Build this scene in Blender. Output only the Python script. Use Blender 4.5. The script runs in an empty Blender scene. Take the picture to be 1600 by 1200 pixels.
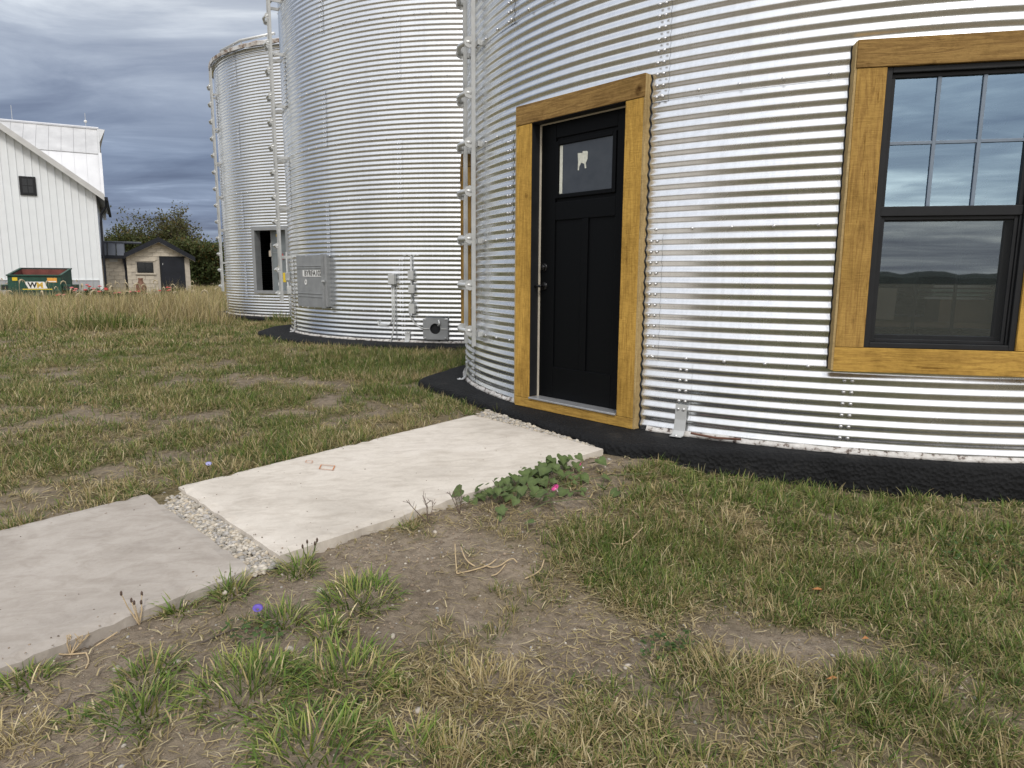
import bpy, bmesh, math, random
import numpy as np
from mathutils import Matrix, Vector
random.seed(7); rng = np.random.default_rng(11)
sc = bpy.context.scene
C = sc.collection
Z0 = 1.40                                   # camera height above the soil it stands on
R_ = math.radians

# ------------------------------------------------------------------ camera
F_PX, PITCH, ROLL = 1067.5, 0.1556, 0.0065
cam_d = bpy.data.cameras.new('camera'); cam = bpy.data.objects.new('camera', cam_d); C.objects.link(cam)
cam_d.sensor_width = 36.0; cam_d.lens = 36.0 * F_PX / 1600; cam_d.clip_start = 0.05; cam_d.clip_end = 6000
cp, sp, cr, sr = math.cos(PITCH), math.sin(PITCH), math.cos(ROLL), math.sin(ROLL)
r0, u0, fw = Vector((1,0,0)), Vector((0,sp,cp)), Vector((0,cp,-sp))
rt = r0*cr + u0*sr; up = u0*cr - r0*sr
cam.matrix_world = Matrix(((rt.x,up.x,-fw.x,0),(rt.y,up.y,-fw.y,0),(rt.z,up.z,-fw.z,Z0),(0,0,0,1)))
sc.camera = cam

# ------------------------------------------------------------------ sky, sun, exposure
SUN_AZ, SUN_EL = R_(-82), R_(48)            # direction towards the sun, measured in the ground plane from +X
sc.world = bpy.data.worlds.new('World'); sc.world.use_nodes = True
def build_world():
    nt = sc.world.node_tree; N = nt.nodes; L = nt.links; N.clear()
    out = N.new('ShaderNodeOutputWorld'); bg = N.new('ShaderNodeBackground'); L.new(bg.outputs[0], out.inputs[0])
    sky = N.new('ShaderNodeTexSky'); sky.sky_type = 'NISHITA'; sky.sun_disc = False
    sky.sun_elevation = SUN_EL; sky.sun_rotation = math.pi/2 - SUN_AZ; sky.air_density = 1.4; sky.dust_density = 2.0
    tc = N.new('ShaderNodeTexCoord'); sep = N.new('ShaderNodeSeparateXYZ'); L.new(tc.outputs['Generated'], sep.inputs[0])
    def math_(op, a, b=None, c=None):
        m = N.new('ShaderNodeMath'); m.operation = op
        for i, v in enumerate((a, b, c)):
            if v is None: continue
            if isinstance(v, (int, float)): m.inputs[i].default_value = v
            else: L.new(v, m.inputs[i])
        return m.outputs[0]
    z = math_('MAXIMUM', sep.outputs[2], 0.0)
    den = math_('ADD', z, 0.10)
    u = math_('DIVIDE', sep.outputs[0], den); v = math_('DIVIDE', sep.outputs[1], den)
    cmb = N.new('ShaderNodeCombineXYZ'); L.new(u, cmb.inputs[0]); L.new(v, cmb.inputs[1])
    mp = N.new('ShaderNodeMapping'); L.new(cmb.outputs[0], mp.inputs[0])
    mp.inputs['Rotation'].default_value = (0, 0, R_(-24)); mp.inputs['Scale'].default_value = (0.50, 0.95, 1)
    def noise(scale, detail, rough, dist, off=0):
        n = N.new('ShaderNodeTexNoise'); n.inputs['Scale'].default_value = scale; n.inputs['Detail'].default_value = detail
        n.inputs['Roughness'].default_value = rough; n.inputs['Distortion'].default_value = dist
        m2 = N.new('ShaderNodeMapping'); m2.inputs['Location'].default_value = (off, off*.7, off*.3); L.new(mp.outputs[0], m2.inputs[0])
        L.new(m2.outputs[0], n.inputs['Vector']); return n.outputs[0]
    n1 = noise(0.62, 8, .55, .7); n2 = noise(2.3, 7, .58, .6, 3.1)
    n = math_('ADD', math_('MULTIPLY', n1, .56), math_('MULTIPLY', n2, .44))
    ramp = N.new('ShaderNodeValToRGB'); L.new(n, ramp.inputs[0])
    e = ramp.color_ramp.elements
    e[0].position = .37; e[0].color = (.20, .225, .305, 1)
    e[1].position = .63; e[1].color = (.80, .83, .86, 1)
    m = e.new(.46); m.color = (.315, .348, .425, 1)
    m = e.new(.54); m.color = (.46, .495, .56, 1)
    # an overcast layer: dim near the far horizon, brighter overhead, brighter all round the hidden sun's side
    def grad(stops):
        g = N.new('ShaderNodeValToRGB'); L.new(sep.outputs[2], g.inputs[0]); ge = g.color_ramp.elements
        ge[0].position, ge[0].color = stops[0][0], (*stops[0][1], 1); ge[1].position, ge[1].color = stops[-1][0], (*stops[-1][1], 1)
        for p_, c_ in stops[1:-1]: q = ge.new(p_); q.color = (*c_, 1)
        return g.outputs[0]
    away = grad([(0, (.97,1.0,1.01)), (.035, (.74,.82,.93)), (.075, (.43,.51,.69)), (.15, (.50,.575,.73)), (.25, (.86,.90,.97)), (.40, (1.25,1.22,1.16)), (.62, (1.95,1.88,1.76)), (1, (2.65,2.57,2.45))])
    near = grad([(0, (2.25,2.0,1.66)), (.15, (2.55,2.27,1.9)), (.5, (3.1,2.8,2.42)), (1, (2.7,2.55,2.36))])
    dot = math_('ADD', math_('MULTIPLY', sep.outputs[0], math.cos(SUN_AZ)), math_('MULTIPLY', sep.outputs[1], math.sin(SUN_AZ)))
    mr = N.new('ShaderNodeMapRange'); mr.interpolation_type = 'SMOOTHSTEP'; L.new(dot, mr.inputs[0]); mr.inputs[1].default_value = -.45; mr.inputs[2].default_value = .75
    gm = N.new('ShaderNodeMix'); gm.data_type = 'RGBA'; L.new(mr.outputs[0], gm.inputs[0]); L.new(away, gm.inputs[6]); L.new(near, gm.inputs[7])
    mul = N.new('ShaderNodeMix'); mul.data_type = 'RGBA'; mul.blend_type = 'MULTIPLY'; mul.inputs[0].default_value = 1
    L.new(ramp.outputs[0], mul.inputs[6]); L.new(gm.outputs[2], mul.inputs[7])
    skys = N.new('ShaderNodeMix'); skys.data_type = 'RGBA'; skys.blend_type = 'MULTIPLY'; skys.inputs[0].default_value = 1
    L.new(sky.outputs[0], skys.inputs[6]); skys.inputs[7].default_value = (.10, .10, .10, 1)
    mix = N.new('ShaderNodeMix'); mix.data_type = 'RGBA'; mix.inputs[0].default_value = .90
    L.new(skys.outputs[2], mix.inputs[6]); L.new(mul.outputs[2], mix.inputs[7])
    L.new(mix.outputs[2], bg.inputs[0]); bg.inputs[1].default_value = 1.0
build_world()
sun_d = bpy.data.lights.new('sun', 'SUN'); sun_d.energy = 1.5; sun_d.angle = R_(12); sun_d.color = (1, .955, .89)
sun = bpy.data.objects.new('sun', sun_d); C.objects.link(sun)
sdir = Vector((math.cos(SUN_EL)*math.cos(SUN_AZ), math.cos(SUN_EL)*math.sin(SUN_AZ), math.sin(SUN_EL)))
sun.rotation_euler = sdir.to_track_quat('Z', 'Y').to_euler(); sun.location = (8, -10, 20)
sc.view_settings.view_transform = 'Standard'; sc.view_settings.look = 'None'
sc.view_settings.gamma = 1; sc.view_settings.exposure = 0.17; sc.view_settings.use_curve_mapping = False
sc.cycles.max_bounces = 6; sc.cycles.diffuse_bounces = 3; sc.cycles.glossy_bounces = 4; sc.cycles.transparent_max_bounces = 12

# ------------------------------------------------------------------ helpers
WM_ = {}
def ray(px, py):
    u, v = px-800., 600.-py
    u, v = u*cr - v*sr, u*sr + v*cr
    return Vector((u, F_PX*cp + v*sp, -F_PX*sp + v*cp))/F_PX
CAM = Vector((0,0,Z0))
def at_y(px, py, Y): d = ray(px,py); return CAM + d*(Y/d.y)
def at_z(px, py, z): d = ray(px,py); return CAM + d*((z-Z0)/d.z)
def on_plane(px, py, P0, n): d = ray(px,py); return CAM + d*((P0-CAM).dot(n)/d.dot(n))
def place(o, parent=None, M=None):
    M = M or Matrix.Identity(4)
    C.objects.link(o); WM_[o.name] = M.copy()
    if parent is not None:
        o.parent = parent; o.matrix_basis = WM_[parent.name].inverted() @ M
    else: o.matrix_basis = M
    return o
def tag(o, label=None, cat=None, group=None, kind=None):
    if label: o['label'] = label
    if cat: o['category'] = cat
    if group: o['group'] = group
    if kind: o['kind'] = kind
    return o
def empty(name, loc, label, cat, group=None):
    o = bpy.data.objects.new(name, None); o.empty_display_size = .2
    place(o, None, Matrix.Translation(Vector(loc))); return tag(o, label, cat, group)
def mesh_from(name, verts, faces, mat, smooth=False):
    me = bpy.data.meshes.new(name); me.from_pydata([tuple(v) for v in verts], [], faces)
    if mat: me.materials.append(mat)
    if smooth: me.polygons.foreach_set('use_smooth', [True]*len(me.polygons))
    me.update(); return me
def obj(name, me, parent=None, M=None): return place(bpy.data.objects.new(name, me), parent, M)
class MB:
    def __init__(s): s.v = []; s.f = []
    def add(s, vs, fs):
        k = len(s.v); s.v += [Vector(v) for v in vs]; s.f += [tuple(i+k for i in f) for f in fs]; return s
    def box(s, x0, x1, y0, y1, z0, z1, M=None):
        vs = [Vector(p) for p in ((x0,y0,z0),(x1,y0,z0),(x1,y1,z0),(x0,y1,z0),(x0,y0,z1),(x1,y0,z1),(x1,y1,z1),(x0,y1,z1))]
        if M: vs = [M @ v for v in vs]
        return s.add(vs, [(0,3,2,1),(4,5,6,7),(0,1,5,4),(1,2,6,5),(2,3,7,6),(3,0,4,7)])
    def tube(s, pts, r, n=8, caps=True):
        pts = [Vector(p) for p in pts]; rings = []; k0 = len(s.v)
        rr = r if isinstance(r, (list, tuple)) else [r]*len(pts)
        ref = None
        for i, p in enumerate(pts):
            d = (pts[min(i+1,len(pts)-1)] - pts[max(i-1,0)]).normalized()
            if ref is None: ref = d.orthogonal().normalized()
            a = (ref - d*ref.dot(d)).normalized(); ref = a; b = d.cross(a)
            s.v += [p + (a*math.cos(2*math.pi*j/n) + b*math.sin(2*math.pi*j/n))*rr[i] for j in range(n)]
        for i in range(len(pts)-1):
            for j in range(n):
                a0 = k0+i*n+j; a1 = k0+i*n+(j+1)%n
                s.f.append((a0, a1, a1+n, a0+n))
        if caps:
            s.f.append(tuple(k0+n-1-j for j in range(n))); e = k0+(len(pts)-1)*n; s.f.append(tuple(e+j for j in range(n)))
        return s
    def lathe(s, prof, n=16, M=None):
        k0 = len(s.v)
        for r, z in prof:
            for j in range(n):
                p = Vector((r*math.cos(2*math.pi*j/n), r*math.sin(2*math.pi*j/n), z)); s.v.append(M @ p if M else p)
        for i in range(len(prof)-1):
            for j in range(n):
                a0 = k0+i*n+j; a1 = k0+i*n+(j+1)%n; s.f.append((a0,a1,a1+n,a0+n))
        return s
    def prism(s, poly, vec):
        k = len(poly); vec = Vector(vec); poly = [Vector(p) for p in poly]
        return s.add(poly + [p+vec for p in poly], [tuple(range(k-1,-1,-1)), tuple(range(k,2*k))] + [(i,(i+1)%k,(i+1)%k+k,i+k) for i in range(k)])
    def mesh(s, name, mat, smooth=False): return mesh_from(name, s.v, s.f, mat, smooth)
    def build(s, name, mat, parent=None, M=None, smooth=False): return obj(name, s.mesh(name, mat, smooth), parent, M)
def bevel_mesh(me, w, seg=2):
    bm = bmesh.new(); bm.from_mesh(me)
    bmesh.ops.recalc_face_normals(bm, faces=bm.faces)
    bmesh.ops.bevel(bm, geom=[e for e in bm.edges if e.calc_face_angle(0) > .5], offset=w, segments=seg, affect='EDGES', profile=.6)
    bm.to_mesh(me); bm.free(); me.update(); return me
def bbox(name, dims, mat, parent, M, bev=.004):
    x0,x1,y0,y1,z0,z1 = dims
    me = MB().box(x0,x1,y0,y1,z0,z1).mesh(name, mat); bevel_mesh(me, bev); return obj(name, me, parent, M)
def fast_mesh(name, V, tri_idx, cols=None, mat=None, smooth=False):
    """V (n,3), tri_idx (m,3), cols (n,3)"""
    me = bpy.data.meshes.new(name); n, m = len(V), len(tri_idx)
    me.vertices.add(n); me.vertices.foreach_set('co', np.ascontiguousarray(V, np.float32).ravel())
    me.loops.add(m*3); me.loops.foreach_set('vertex_index', np.ascontiguousarray(tri_idx, np.int32).ravel())
    me.polygons.add(m); me.polygons.foreach_set('loop_start', np.arange(0, m*3, 3, dtype=np.int32))
    if smooth: me.polygons.foreach_set('use_smooth', np.ones(m, bool))
    if cols is not None:
        a = me.color_attributes.new('tint', 'FLOAT_COLOR', 'POINT')
        a.data.foreach_set('color', np.concatenate([cols, np.ones((n,1))],1).astype(np.float32).ravel())
    if mat: me.materials.append(mat)
    me.update(calc_edges=True); return me

# ---- value noise for layouts
def vnoise(x, y, seed=0):
    x = np.asarray(x, float); y = np.asarray(y, float)
    xi, yi = np.floor(x).astype(np.int64), np.floor(y).astype(np.int64); xf, yf = x-xi, y-yi
    def h(a, b):
        k = (a*374761393 + b*668265263 + seed*1442695041) & 0x7fffffff
        k = ((k ^ (k >> 13)) * 1274126177) & 0x7fffffff
        return ((k ^ (k >> 16)) & 0xffff)/65535.
    s = lambda t: t*t*(3-2*t)
    a, b, c, d = h(xi,yi), h(xi+1,yi), h(xi,yi+1), h(xi+1,yi+1)
    return (a*(1-s(xf))+b*s(xf))*(1-s(yf)) + (c*(1-s(xf))+d*s(xf))*s(yf)
def fbm(x, y, seed=0, oct=4):
    t = 0; a = .5; n = 0
    for o in range(oct):
        t = t + a*vnoise(np.asarray(x)*2**o, np.asarray(y)*2**o, seed+o*17); n += a; a *= .5
    return t/n

# ------------------------------------------------------------------ materials
class NT:
    def __init__(s, name):
        s.m = bpy.data.materials.new(name); s.m.use_nodes = True; s.t = s.m.node_tree; s.t.nodes.clear()
        s.out = s.n('ShaderNodeOutputMaterial'); s.b = s.n('ShaderNodeBsdfPrincipled'); s.l(s.b.outputs[0], s.out.inputs[0])
    def n(s, k): return s.t.nodes.new(k)
    def l(s, a, b): s.t.links.new(a, b)
    def coord(s, which='Object', scale=(1,1,1), rot=(0,0,0)):
        tc = s.n('ShaderNodeTexCoord'); mp = s.n('ShaderNodeMapping'); s.l(tc.outputs[which], mp.inputs[0])
        mp.inputs['Scale'].default_value = scale; mp.inputs['Rotation'].default_value = rot; return mp.outputs[0]
    def world(s, scale=(1,1,1)):
        g = s.n('ShaderNodeNewGeometry'); mp = s.n('ShaderNodeMapping'); s.l(g.outputs['Position'], mp.inputs[0]); mp.inputs['Scale'].default_value = scale; return mp.outputs[0]
    def noise(s, vec, scale=5, detail=5, rough=.55, dist=0):
        n = s.n('ShaderNodeTexNoise'); s.l(vec, n.inputs['Vector']); n.inputs['Scale'].default_value = scale; n.inputs['Detail'].default_value = detail
        n.inputs['Roughness'].default_value = rough; n.inputs['Distortion'].default_value = dist; return n.outputs[0]
    def voro(s, vec, scale, feat='F1'):
        n = s.n('ShaderNodeTexVoronoi'); s.l(vec, n.inputs['Vector']); n.inputs['Scale'].default_value = scale; n.feature = feat; return n.outputs['Distance']
    def ramp(s, fac, stops):
        r = s.n('ShaderNodeValToRGB'); s.l(fac, r.inputs[0]); e = r.color_ramp.elements
        e[0].position, e[0].color = stops[0][0], (*stops[0][1], 1); e[1].position, e[1].color = stops[-1][0], (*stops[-1][1], 1)
        for p, c in stops[1:-1]: q = e.new(p); q.color = (*c, 1)
        return r.outputs[0]
    def mix(s, fac, a, b, mode='MIX'):
        m = s.n('ShaderNodeMix'); m.data_type = 'RGBA'; m.blend_type = mode
        for i, v in ((0,fac),(6,a),(7,b)):
            if isinstance(v, (int,float)): m.inputs[i].default_value = v
            elif isinstance(v, tuple): m.inputs[i].default_value = (*v, 1)
            else: s.l(v, m.inputs[i])
        return m.outputs[2]
    def math(s, op, a, b):
        m = s.n('ShaderNodeMath'); m.operation = op
        for i, v in enumerate((a,b)):
            if isinstance(v,(int,float)): m.inputs[i].default_value = v
            else: s.l(v, m.inputs[i])
        return m.outputs[0]
    def set(s, **k):
        for a, v in k.items():
            i = s.b.inputs[{'base':'Base Color','rough':'Roughness','metal':'Metallic','spec':'Specular IOR Level'}[a]]
            if isinstance(v,(int,float)): i.default_value = v
            elif isinstance(v, tuple): i.default_value = (*v,1)
            else: s.l(v, i)
        return s
    def bump(s, h, strength=.4, dist=.01):
        b = s.n('ShaderNodeBump'); b.inputs['Strength'].default_value = strength; b.inputs['Distance'].default_value = dist
        s.l(h, b.inputs['Height']); s.l(b.outputs[0], s.b.inputs['Normal']); return s
def plain(name, col, rough=.6, metal=0, var=.12, scale=6, spec=.5):
    t = NT(name); n = t.noise(t.coord(), scale, 5)
    c = t.ramp(n, [(.3, tuple(v*(1-var) for v in col)), (.7, tuple(min(1,v*(1+var)) for v in col))])
    return t.set(base=c, rough=rough, metal=metal, spec=spec).m
M = {}
def mat_metal(name, base, rough, metal, near=True):
    t = NT(name); co = t.world()
    big = t.noise(co, 1.6, 4)
    streak = t.noise(t.world((9,9,.5)), 3, 4, .6)
    c = t.ramp(big, [(.3, tuple(v*.93 for v in base)), (.7, base)])
    c = t.mix(.14, c, t.ramp(streak, [(.35,(.40,.40,.39)),(.6,(.9,.9,.9))]), 'MULTIPLY')
    if near:
        speck = t.ramp(t.noise(t.world((1,1,1.6)), 48, 3, .7), [(.70,(1,1,1)),(.73,(.16,.16,.15))])
        patch = t.ramp(t.noise(co, 2.3, 2), [(.60,(0,0,0)),(.68,(1,1,1))])
        c = t.mix(t.math('MULTIPLY', patch, .8), c, speck, 'MULTIPLY')
        r = t.ramp(t.noise(co, 3.5, 6, .65), [(.3,(rough*.85,)*3),(.7,(rough*1.2,)*3)])
    else: r = rough
    t.set(base=c, rough=r, metal=metal)
    if near: t.bump(t.noise(co, 2.4, 1), .04, .010)
    return t.m
M['sheet'] = mat_metal('corrugated_steel', (.815,.835,.85), .25, .91)
M['sheet_far'] = mat_metal('corrugated_steel_far', (.815,.835,.85), .22, .91, False)
M['galv'] = plain('galvanised_fitting', (.62,.63,.62), .45, .55, .12, 14)
M['white_metal'] = plain('white_coated_metal', (.46,.47,.465), .42, .15, .08, 10)
M['bolt'] = plain('zinc_bolt', (.62,.62,.62), .35, .8, .1, 30)
M['hatch'] = plain('grey_hatch_paint', (.27,.28,.285), .55, .1, .14, 5)
M['door3'] = plain('weathered_grey_door', (.20,.225,.235), .55, .3, .2, 3)
M['conduit'] = plain('grey_conduit', (.52,.53,.52), .5, .2, .08, 20)
M['black_paint'] = NT('black_door_paint').set(base=(.003,.0035,.0042), rough=.45, spec=.10).m
M['black_trim'] = plain('black_vinyl', (.016,.017,.019), .5, 0, .15, 8, .25)
M['muntin'] = plain('slate_muntin', (.17,.215,.275), .4, 0, .1, 8, .5)
M['black_hw'] = NT('black_hardware').set(base=(.01,.01,.011), rough=.25, metal=.4).m
M['weather'] = plain('weatherstrip', (.52,.47,.38), .7, 0, .08, 20)
M['alu'] = plain('aluminium_sill', (.55,.56,.57), .38, .7, .1, 12)
def mat_wood(name, a, b, axis, seed):
    t = NT(name); sc_ = (1.2,14,14) if axis == 'x' else (14,14,1.2)
    tc = t.n('ShaderNodeTexCoord'); oi = t.n('ShaderNodeObjectInfo')
    ad = t.n('ShaderNodeVectorMath'); ad.operation = 'ADD'; t.l(tc.outputs['Object'], ad.inputs[0])
    sc2 = t.n('ShaderNodeVectorMath'); sc2.operation = 'SCALE'; sc2.inputs[0].default_value = (7.3,3.1,5.7); t.l(oi.outputs['Random'], sc2.inputs['Scale']); t.l(sc2.outputs[0], ad.inputs[1])
    mp = t.n('ShaderNodeMapping'); t.l(ad.outputs[0], mp.inputs[0]); mp.inputs['Scale'].default_value = sc_
    mq = t.n('ShaderNodeMapping'); t.l(ad.outputs[0], mq.inputs[0])
    g = t.noise(mp.outputs[0], 2.6, 8, .66, 1.6)
    saw = t.noise(mq.outputs[0], 38, 3, .6)
    blot = t.noise(mq.outputs[0], 3.2, 5, .6)
    c = t.ramp(g, [(.28, tuple(v*.70 for v in b)), (.44, b), (.56, a), (.74, tuple(min(1,v*1.1) for v in a))])
    c = t.mix(.75, c, t.ramp(blot, [(.30,(.62,.60,.55)),(.50,(1,1,1))]), 'MULTIPLY')
    c = t.mix(.26, c, t.ramp(saw, [(.32,(.50,.48,.44)),(.52,(1,1,1))]), 'MULTIPLY')
    mr_ = t.n('ShaderNodeMapping'); t.l(ad.outputs[0], mr_.inputs[0]); mr_.inputs['Scale'].default_value = (3,1,26) if axis == 'x' else (5,5,60); mr_.inputs['Rotation'].default_value = (0,R_(28),0)
    marks = t.noise(mr_.outputs[0], 3.0, 3, .55)
    c = t.mix(.20, c, t.ramp(marks, [(.36,(.62,.58,.52)),(.52,(1,1,1))]), 'MULTIPLY')
    knot = t.voro(mq.outputs[0], 2.6); c = t.mix(1., c, t.ramp(t.math('ADD', knot, t.math('MULTIPLY', saw, .09)), [(.075,(.26,.20,.14)),(.15,(1,1,1))]), 'MULTIPLY')
    crack = t.ramp(t.noise(mp.outputs[0], 4.2, 4, .6, .4), [(.66,(1,1,1)),(.70,(.34,.27,.19))]); c = t.mix(.7, c, crack, 'MULTIPLY')
    t.set(base=c, rough=.85, spec=.10); t.bump(t.math('ADD', g, t.math('ADD', t.math('MULTIPLY', saw, .7), marks)), .45, .005); return t.m
M['wood_z'] = mat_wood('golden_rough_wood_upright', (.54,.33,.078), (.44,.262,.062), 'z', 1)
M['wood_x'] = mat_wood('golden_rough_wood_level', (.51,.315,.078), (.41,.245,.062), 'x', 2)
M['wood_pale'] = mat_wood('pale_rough_wood_edge', (.46,.34,.165), (.38,.27,.125), 'z', 5)
M['wood_dark_x'] = mat_wood('brown_rough_wood_level', (.31,.195,.070), (.23,.138,.050), 'x', 3)
M['wood_mid_z'] = mat_wood('mid_brown_rough_wood_upright', (.41,.255,.075), (.33,.197,.06), 'z', 4)
def mat_glass(name, refl, tint):
    t = NT(name); N = t.n
    gl = N('ShaderNodeBsdfGlossy'); gl.inputs['Roughness'].default_value = .012; gl.inputs['Color'].default_value = (*tint,1)
    tr = N('ShaderNodeBsdfTransparent'); tr.inputs['Color'].default_value = (.80,.84,.84,1)
    fr = N('ShaderNodeFresnel'); fr.inputs['IOR'].default_value = 1.5
    add = t.math('ADD', t.math('MULTIPLY', fr.outputs[0], 1.2), refl)
    mx = N('ShaderNodeMixShader'); t.l(add, mx.inputs[0]); t.l(tr.outputs[0], mx.inputs[1]); t.l(gl.outputs[0], mx.inputs[2]); t.l(mx.outputs[0], t.out.inputs[0])
    bp = N('ShaderNodeBump'); bp.inputs['Strength'].default_value = .02; bp.inputs['Distance'].default_value = .02; t.l(t.noise(t.world(), 1.1, 1), bp.inputs['Height']); t.l(bp.outputs[0], gl.inputs['Normal'])
    return t.m
M['glass'] = mat_glass('window_glass', .36, (.56,.78,1.0))
M['glass_low'] = mat_glass('lower_window_glass', .30, (.70,.85,1.0))
M['dark_glass'] = NT('dark_pane').set(base=(.012,.014,.016), rough=.08, spec=.6).m
def mat_screen():
    t = NT('insect_screen'); d = t.n('ShaderNodeBsdfDiffuse'); d.inputs[0].default_value = (.045,.048,.05,1)
    tr = t.n('ShaderNodeBsdfTransparent'); mx = t.n('ShaderNodeMixShader'); mx.inputs[0].default_value = .30
    t.l(tr.outputs[0], mx.inputs[1]); t.l(d.outputs[0], mx.inputs[2]); t.l(mx.outputs[0], t.out.inputs[0]); return t.m
M['screen'] = mat_screen()
def mat_frost():
    t = NT('paper_backed_glass'); n = t.noise(t.coord(scale=(1,1,1)), 9, 4)
    t.set(base=t.ramp(n, [(.3,(.030,.036,.044)),(.7,(.045,.052,.060))]), rough=.16, spec=.6); return t.m
M['frost'] = mat_frost()
M['paper'] = plain('torn_paper', (.62,.63,.55), .8, 0, .15, 40)
def mat_tar():
    t = NT('black_tar_coating'); co = t.world(); v = t.voro(co, 42); n = t.noise(co, 30, 5, .7)
    h = t.math('ADD', v, n)
    t.set(base=t.ramp(t.noise(co, 4, 5), [(.3,(.0060,.0062,.0068)),(.62,(.0125,.013,.014)),(.78,(.040,.037,.033))]), rough=.78, spec=.18); t.bump(h, .75, .016); return t.m
M['tar'] = mat_tar()
def mat_conc(name, a, b, c):
    t = NT(name); co = t.world()
    n = t.noise(co, 1.5, 6, .62, .4); f = t.noise(co, 60, 4, .7); m = t.noise(t.world((1,2.2,1)), 6, 6, .65, .8)
    col = t.ramp(n, [(.30,b),(.52,a),(.72,c)])
    col = t.mix(.50, col, t.ramp(m, [(.34,(.66,.63,.60)),(.56,(1,1,1))]), 'MULTIPLY')
    scr = t.ramp(t.noise(t.world((3,14,1)), 2.2, 3, .6, .3), [(.72,(0,0,0)),(.76,(1,1,1))]); col = t.mix(t.math('MULTIPLY', scr, .35), col, (.72,.69,.64))
    col = t.mix(.25, col, t.ramp(f, [(.3,(.72,.70,.67)),(.6,(1,1,1))]), 'MULTIPLY')
    pit = t.ramp(t.voro(co, 26), [(.04,(.55,.52,.48)),(.07,(1,1,1))]); col = t.mix(.6, col, pit, 'MULTIPLY')
    t.set(base=col, rough=.85, spec=.25); t.bump(t.math('ADD', f, m), .22, .004); return t.m
M['conc_a'] = mat_conc('cream_concrete', (.61,.56,.49), (.49,.445,.385), (.66,.61,.545))
M['conc_b'] = mat_conc('grey_concrete', (.40,.36,.315), (.32,.285,.25), (.47,.43,.385))
def mat_soil():
    t = NT('soil'); co = t.world(); a = t.n('ShaderNodeAttribute'); a.attribute_name = 'tint'
    n = t.noise(co, 2.2, 7, .65); f = t.noise(co, 24, 6, .72); ff = t.noise(co, 120, 3, .7)
    soil = t.ramp(n, [(.28,(.180,.146,.110)),(.5,(.265,.217,.166)),(.72,(.35,.29,.226))])
    soil = t.mix(.85, soil, t.ramp(f, [(.3,(.45,.43,.40)),(.60,(1.05,1.04,1.0))]), 'MULTIPLY')
    soil = t.mix(t.ramp(ff, [(.70,(0,0,0)),(.76,(1,1,1))]), soil, (.40,.36,.30))
    thatch = t.ramp(t.noise(t.world((1,1,1)), 40, 5, .7), [(.3,(.065,.056,.028)),(.5,(.15,.122,.062)),(.7,(.30,.245,.14))])
    col = t.mix(a.outputs['Fac'], soil, thatch)
    t.set(base=col, rough=.95, spec=.15); t.bump(t.math('ADD', t.math('ADD', t.math('MULTIPLY', f, 1.0), t.math('MULTIPLY', ff, .35)), t.math('MULTIPLY', t.noise(co, 9, 4, .6), 1.6)), 1.0, .022); return t.m
M['soil'] = mat_soil()
def mat_leafy(name, trans=.35, rough=.6):
    t = NT(name); a = t.n('ShaderNodeAttribute'); a.attribute_name = 'tint'
    t.set(base=a.outputs['Color'], rough=rough, spec=.22)
    tr = t.n('ShaderNodeBsdfTranslucent'); t.l(a.outputs['Color'], tr.inputs[0]); mx = t.n('ShaderNodeMixShader'); mx.inputs[0].default_value = trans
    t.l(t.b.outputs[0], mx.inputs[1]); t.l(tr.outputs[0], mx.inputs[2]); t.l(mx.outputs[0], t.out.inputs[0]); return t.m
M['grass'] = mat_leafy('grass_blades', .30)
M['straw'] = mat_leafy('dry_straw', .32, .8)
M['leaf'] = mat_leafy('tree_leaves', .3)
M['stone'] = mat_leafy('stone', 0, .85)
M['vine'] = plain('vine_leaf', (.068,.100,.024), .7, 0, .3, 30)
M['pink'] = plain('pink_petal', (.62,.06,.26), .6); M['white_petal'] = plain('white_petal', (.8,.72,.74), .6)
M['violet'] = plain('violet_petal', (.13,.085,.40), .6); M['pale_violet'] = plain('pale_violet_petal', (.33,.33,.58), .6)
M['stem'] = plain('green_stem', (.10,.13,.04), .6); M['dry_stem'] = plain('dry_stem', (.42,.32,.19), .8, 0, .25, 30)
M['dark_stem'] = plain('brown_stem', (.09,.06,.045), .8); M['twig'] = plain('dark_twig', (.10,.08,.065), .85, 0, .25, 30)
M['dead_leaf'] = plain('orange_dead_leaf', (.40,.17,.055), .75, 0, .3, 25)
M['bark'] = plain('bark', (.085,.070,.058), .9, 0, .3, 12)
M['rust'] = plain('rusty_steel', (.13,.062,.042), .85, .2, .35, 18)
M['barn_white'] = plain('white_barn_siding', (.74,.77,.79), .5, 0, .03, 2)
M['barn_roof'] = plain('pale_barn_roof', (.52,.52,.515), .5, .1, .14, 1.2)
M['barn_lower'] = plain('white_barn_roof', (.60,.61,.63), .5, .1, .06, 1.2)
M['barn_grey'] = plain('grey_wainscot', (.36,.375,.40), .55, 0, .05, 2)
M['trim_grey'] = plain('grey_rake_trim', (.50,.50,.49), .5, .1, .08, 3)
M['black_roof'] = plain('black_metal_roof', (.014,.016,.022), .55, 0, .2, 3, .25)
M['roof_panel'] = plain('charcoal_roof_panel', (.075,.08,.092), .4, .2, .12, 3)
M['block'] = plain('tan_block', (.50,.45,.37), .9, 0, .14, 4); M['mortar'] = plain('tan_mortar', (.42,.38,.32), .95, 0, .1, 6)
M['dump_green'] = plain('green_dumpster_paint', (.013,.062,.042), .5, .1, .3, 4)
M['dump_rust'] = plain('rusty_dumpster_inside', (.15,.045,.035), .8, 0, .3, 4)
M['sign_white'] = plain('white_sign', (.78,.78,.76), .6, 0, .03, 8); M['yellow'] = plain('yellow_sign', (.72,.52,.03), .6, 0, .05, 8)
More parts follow.
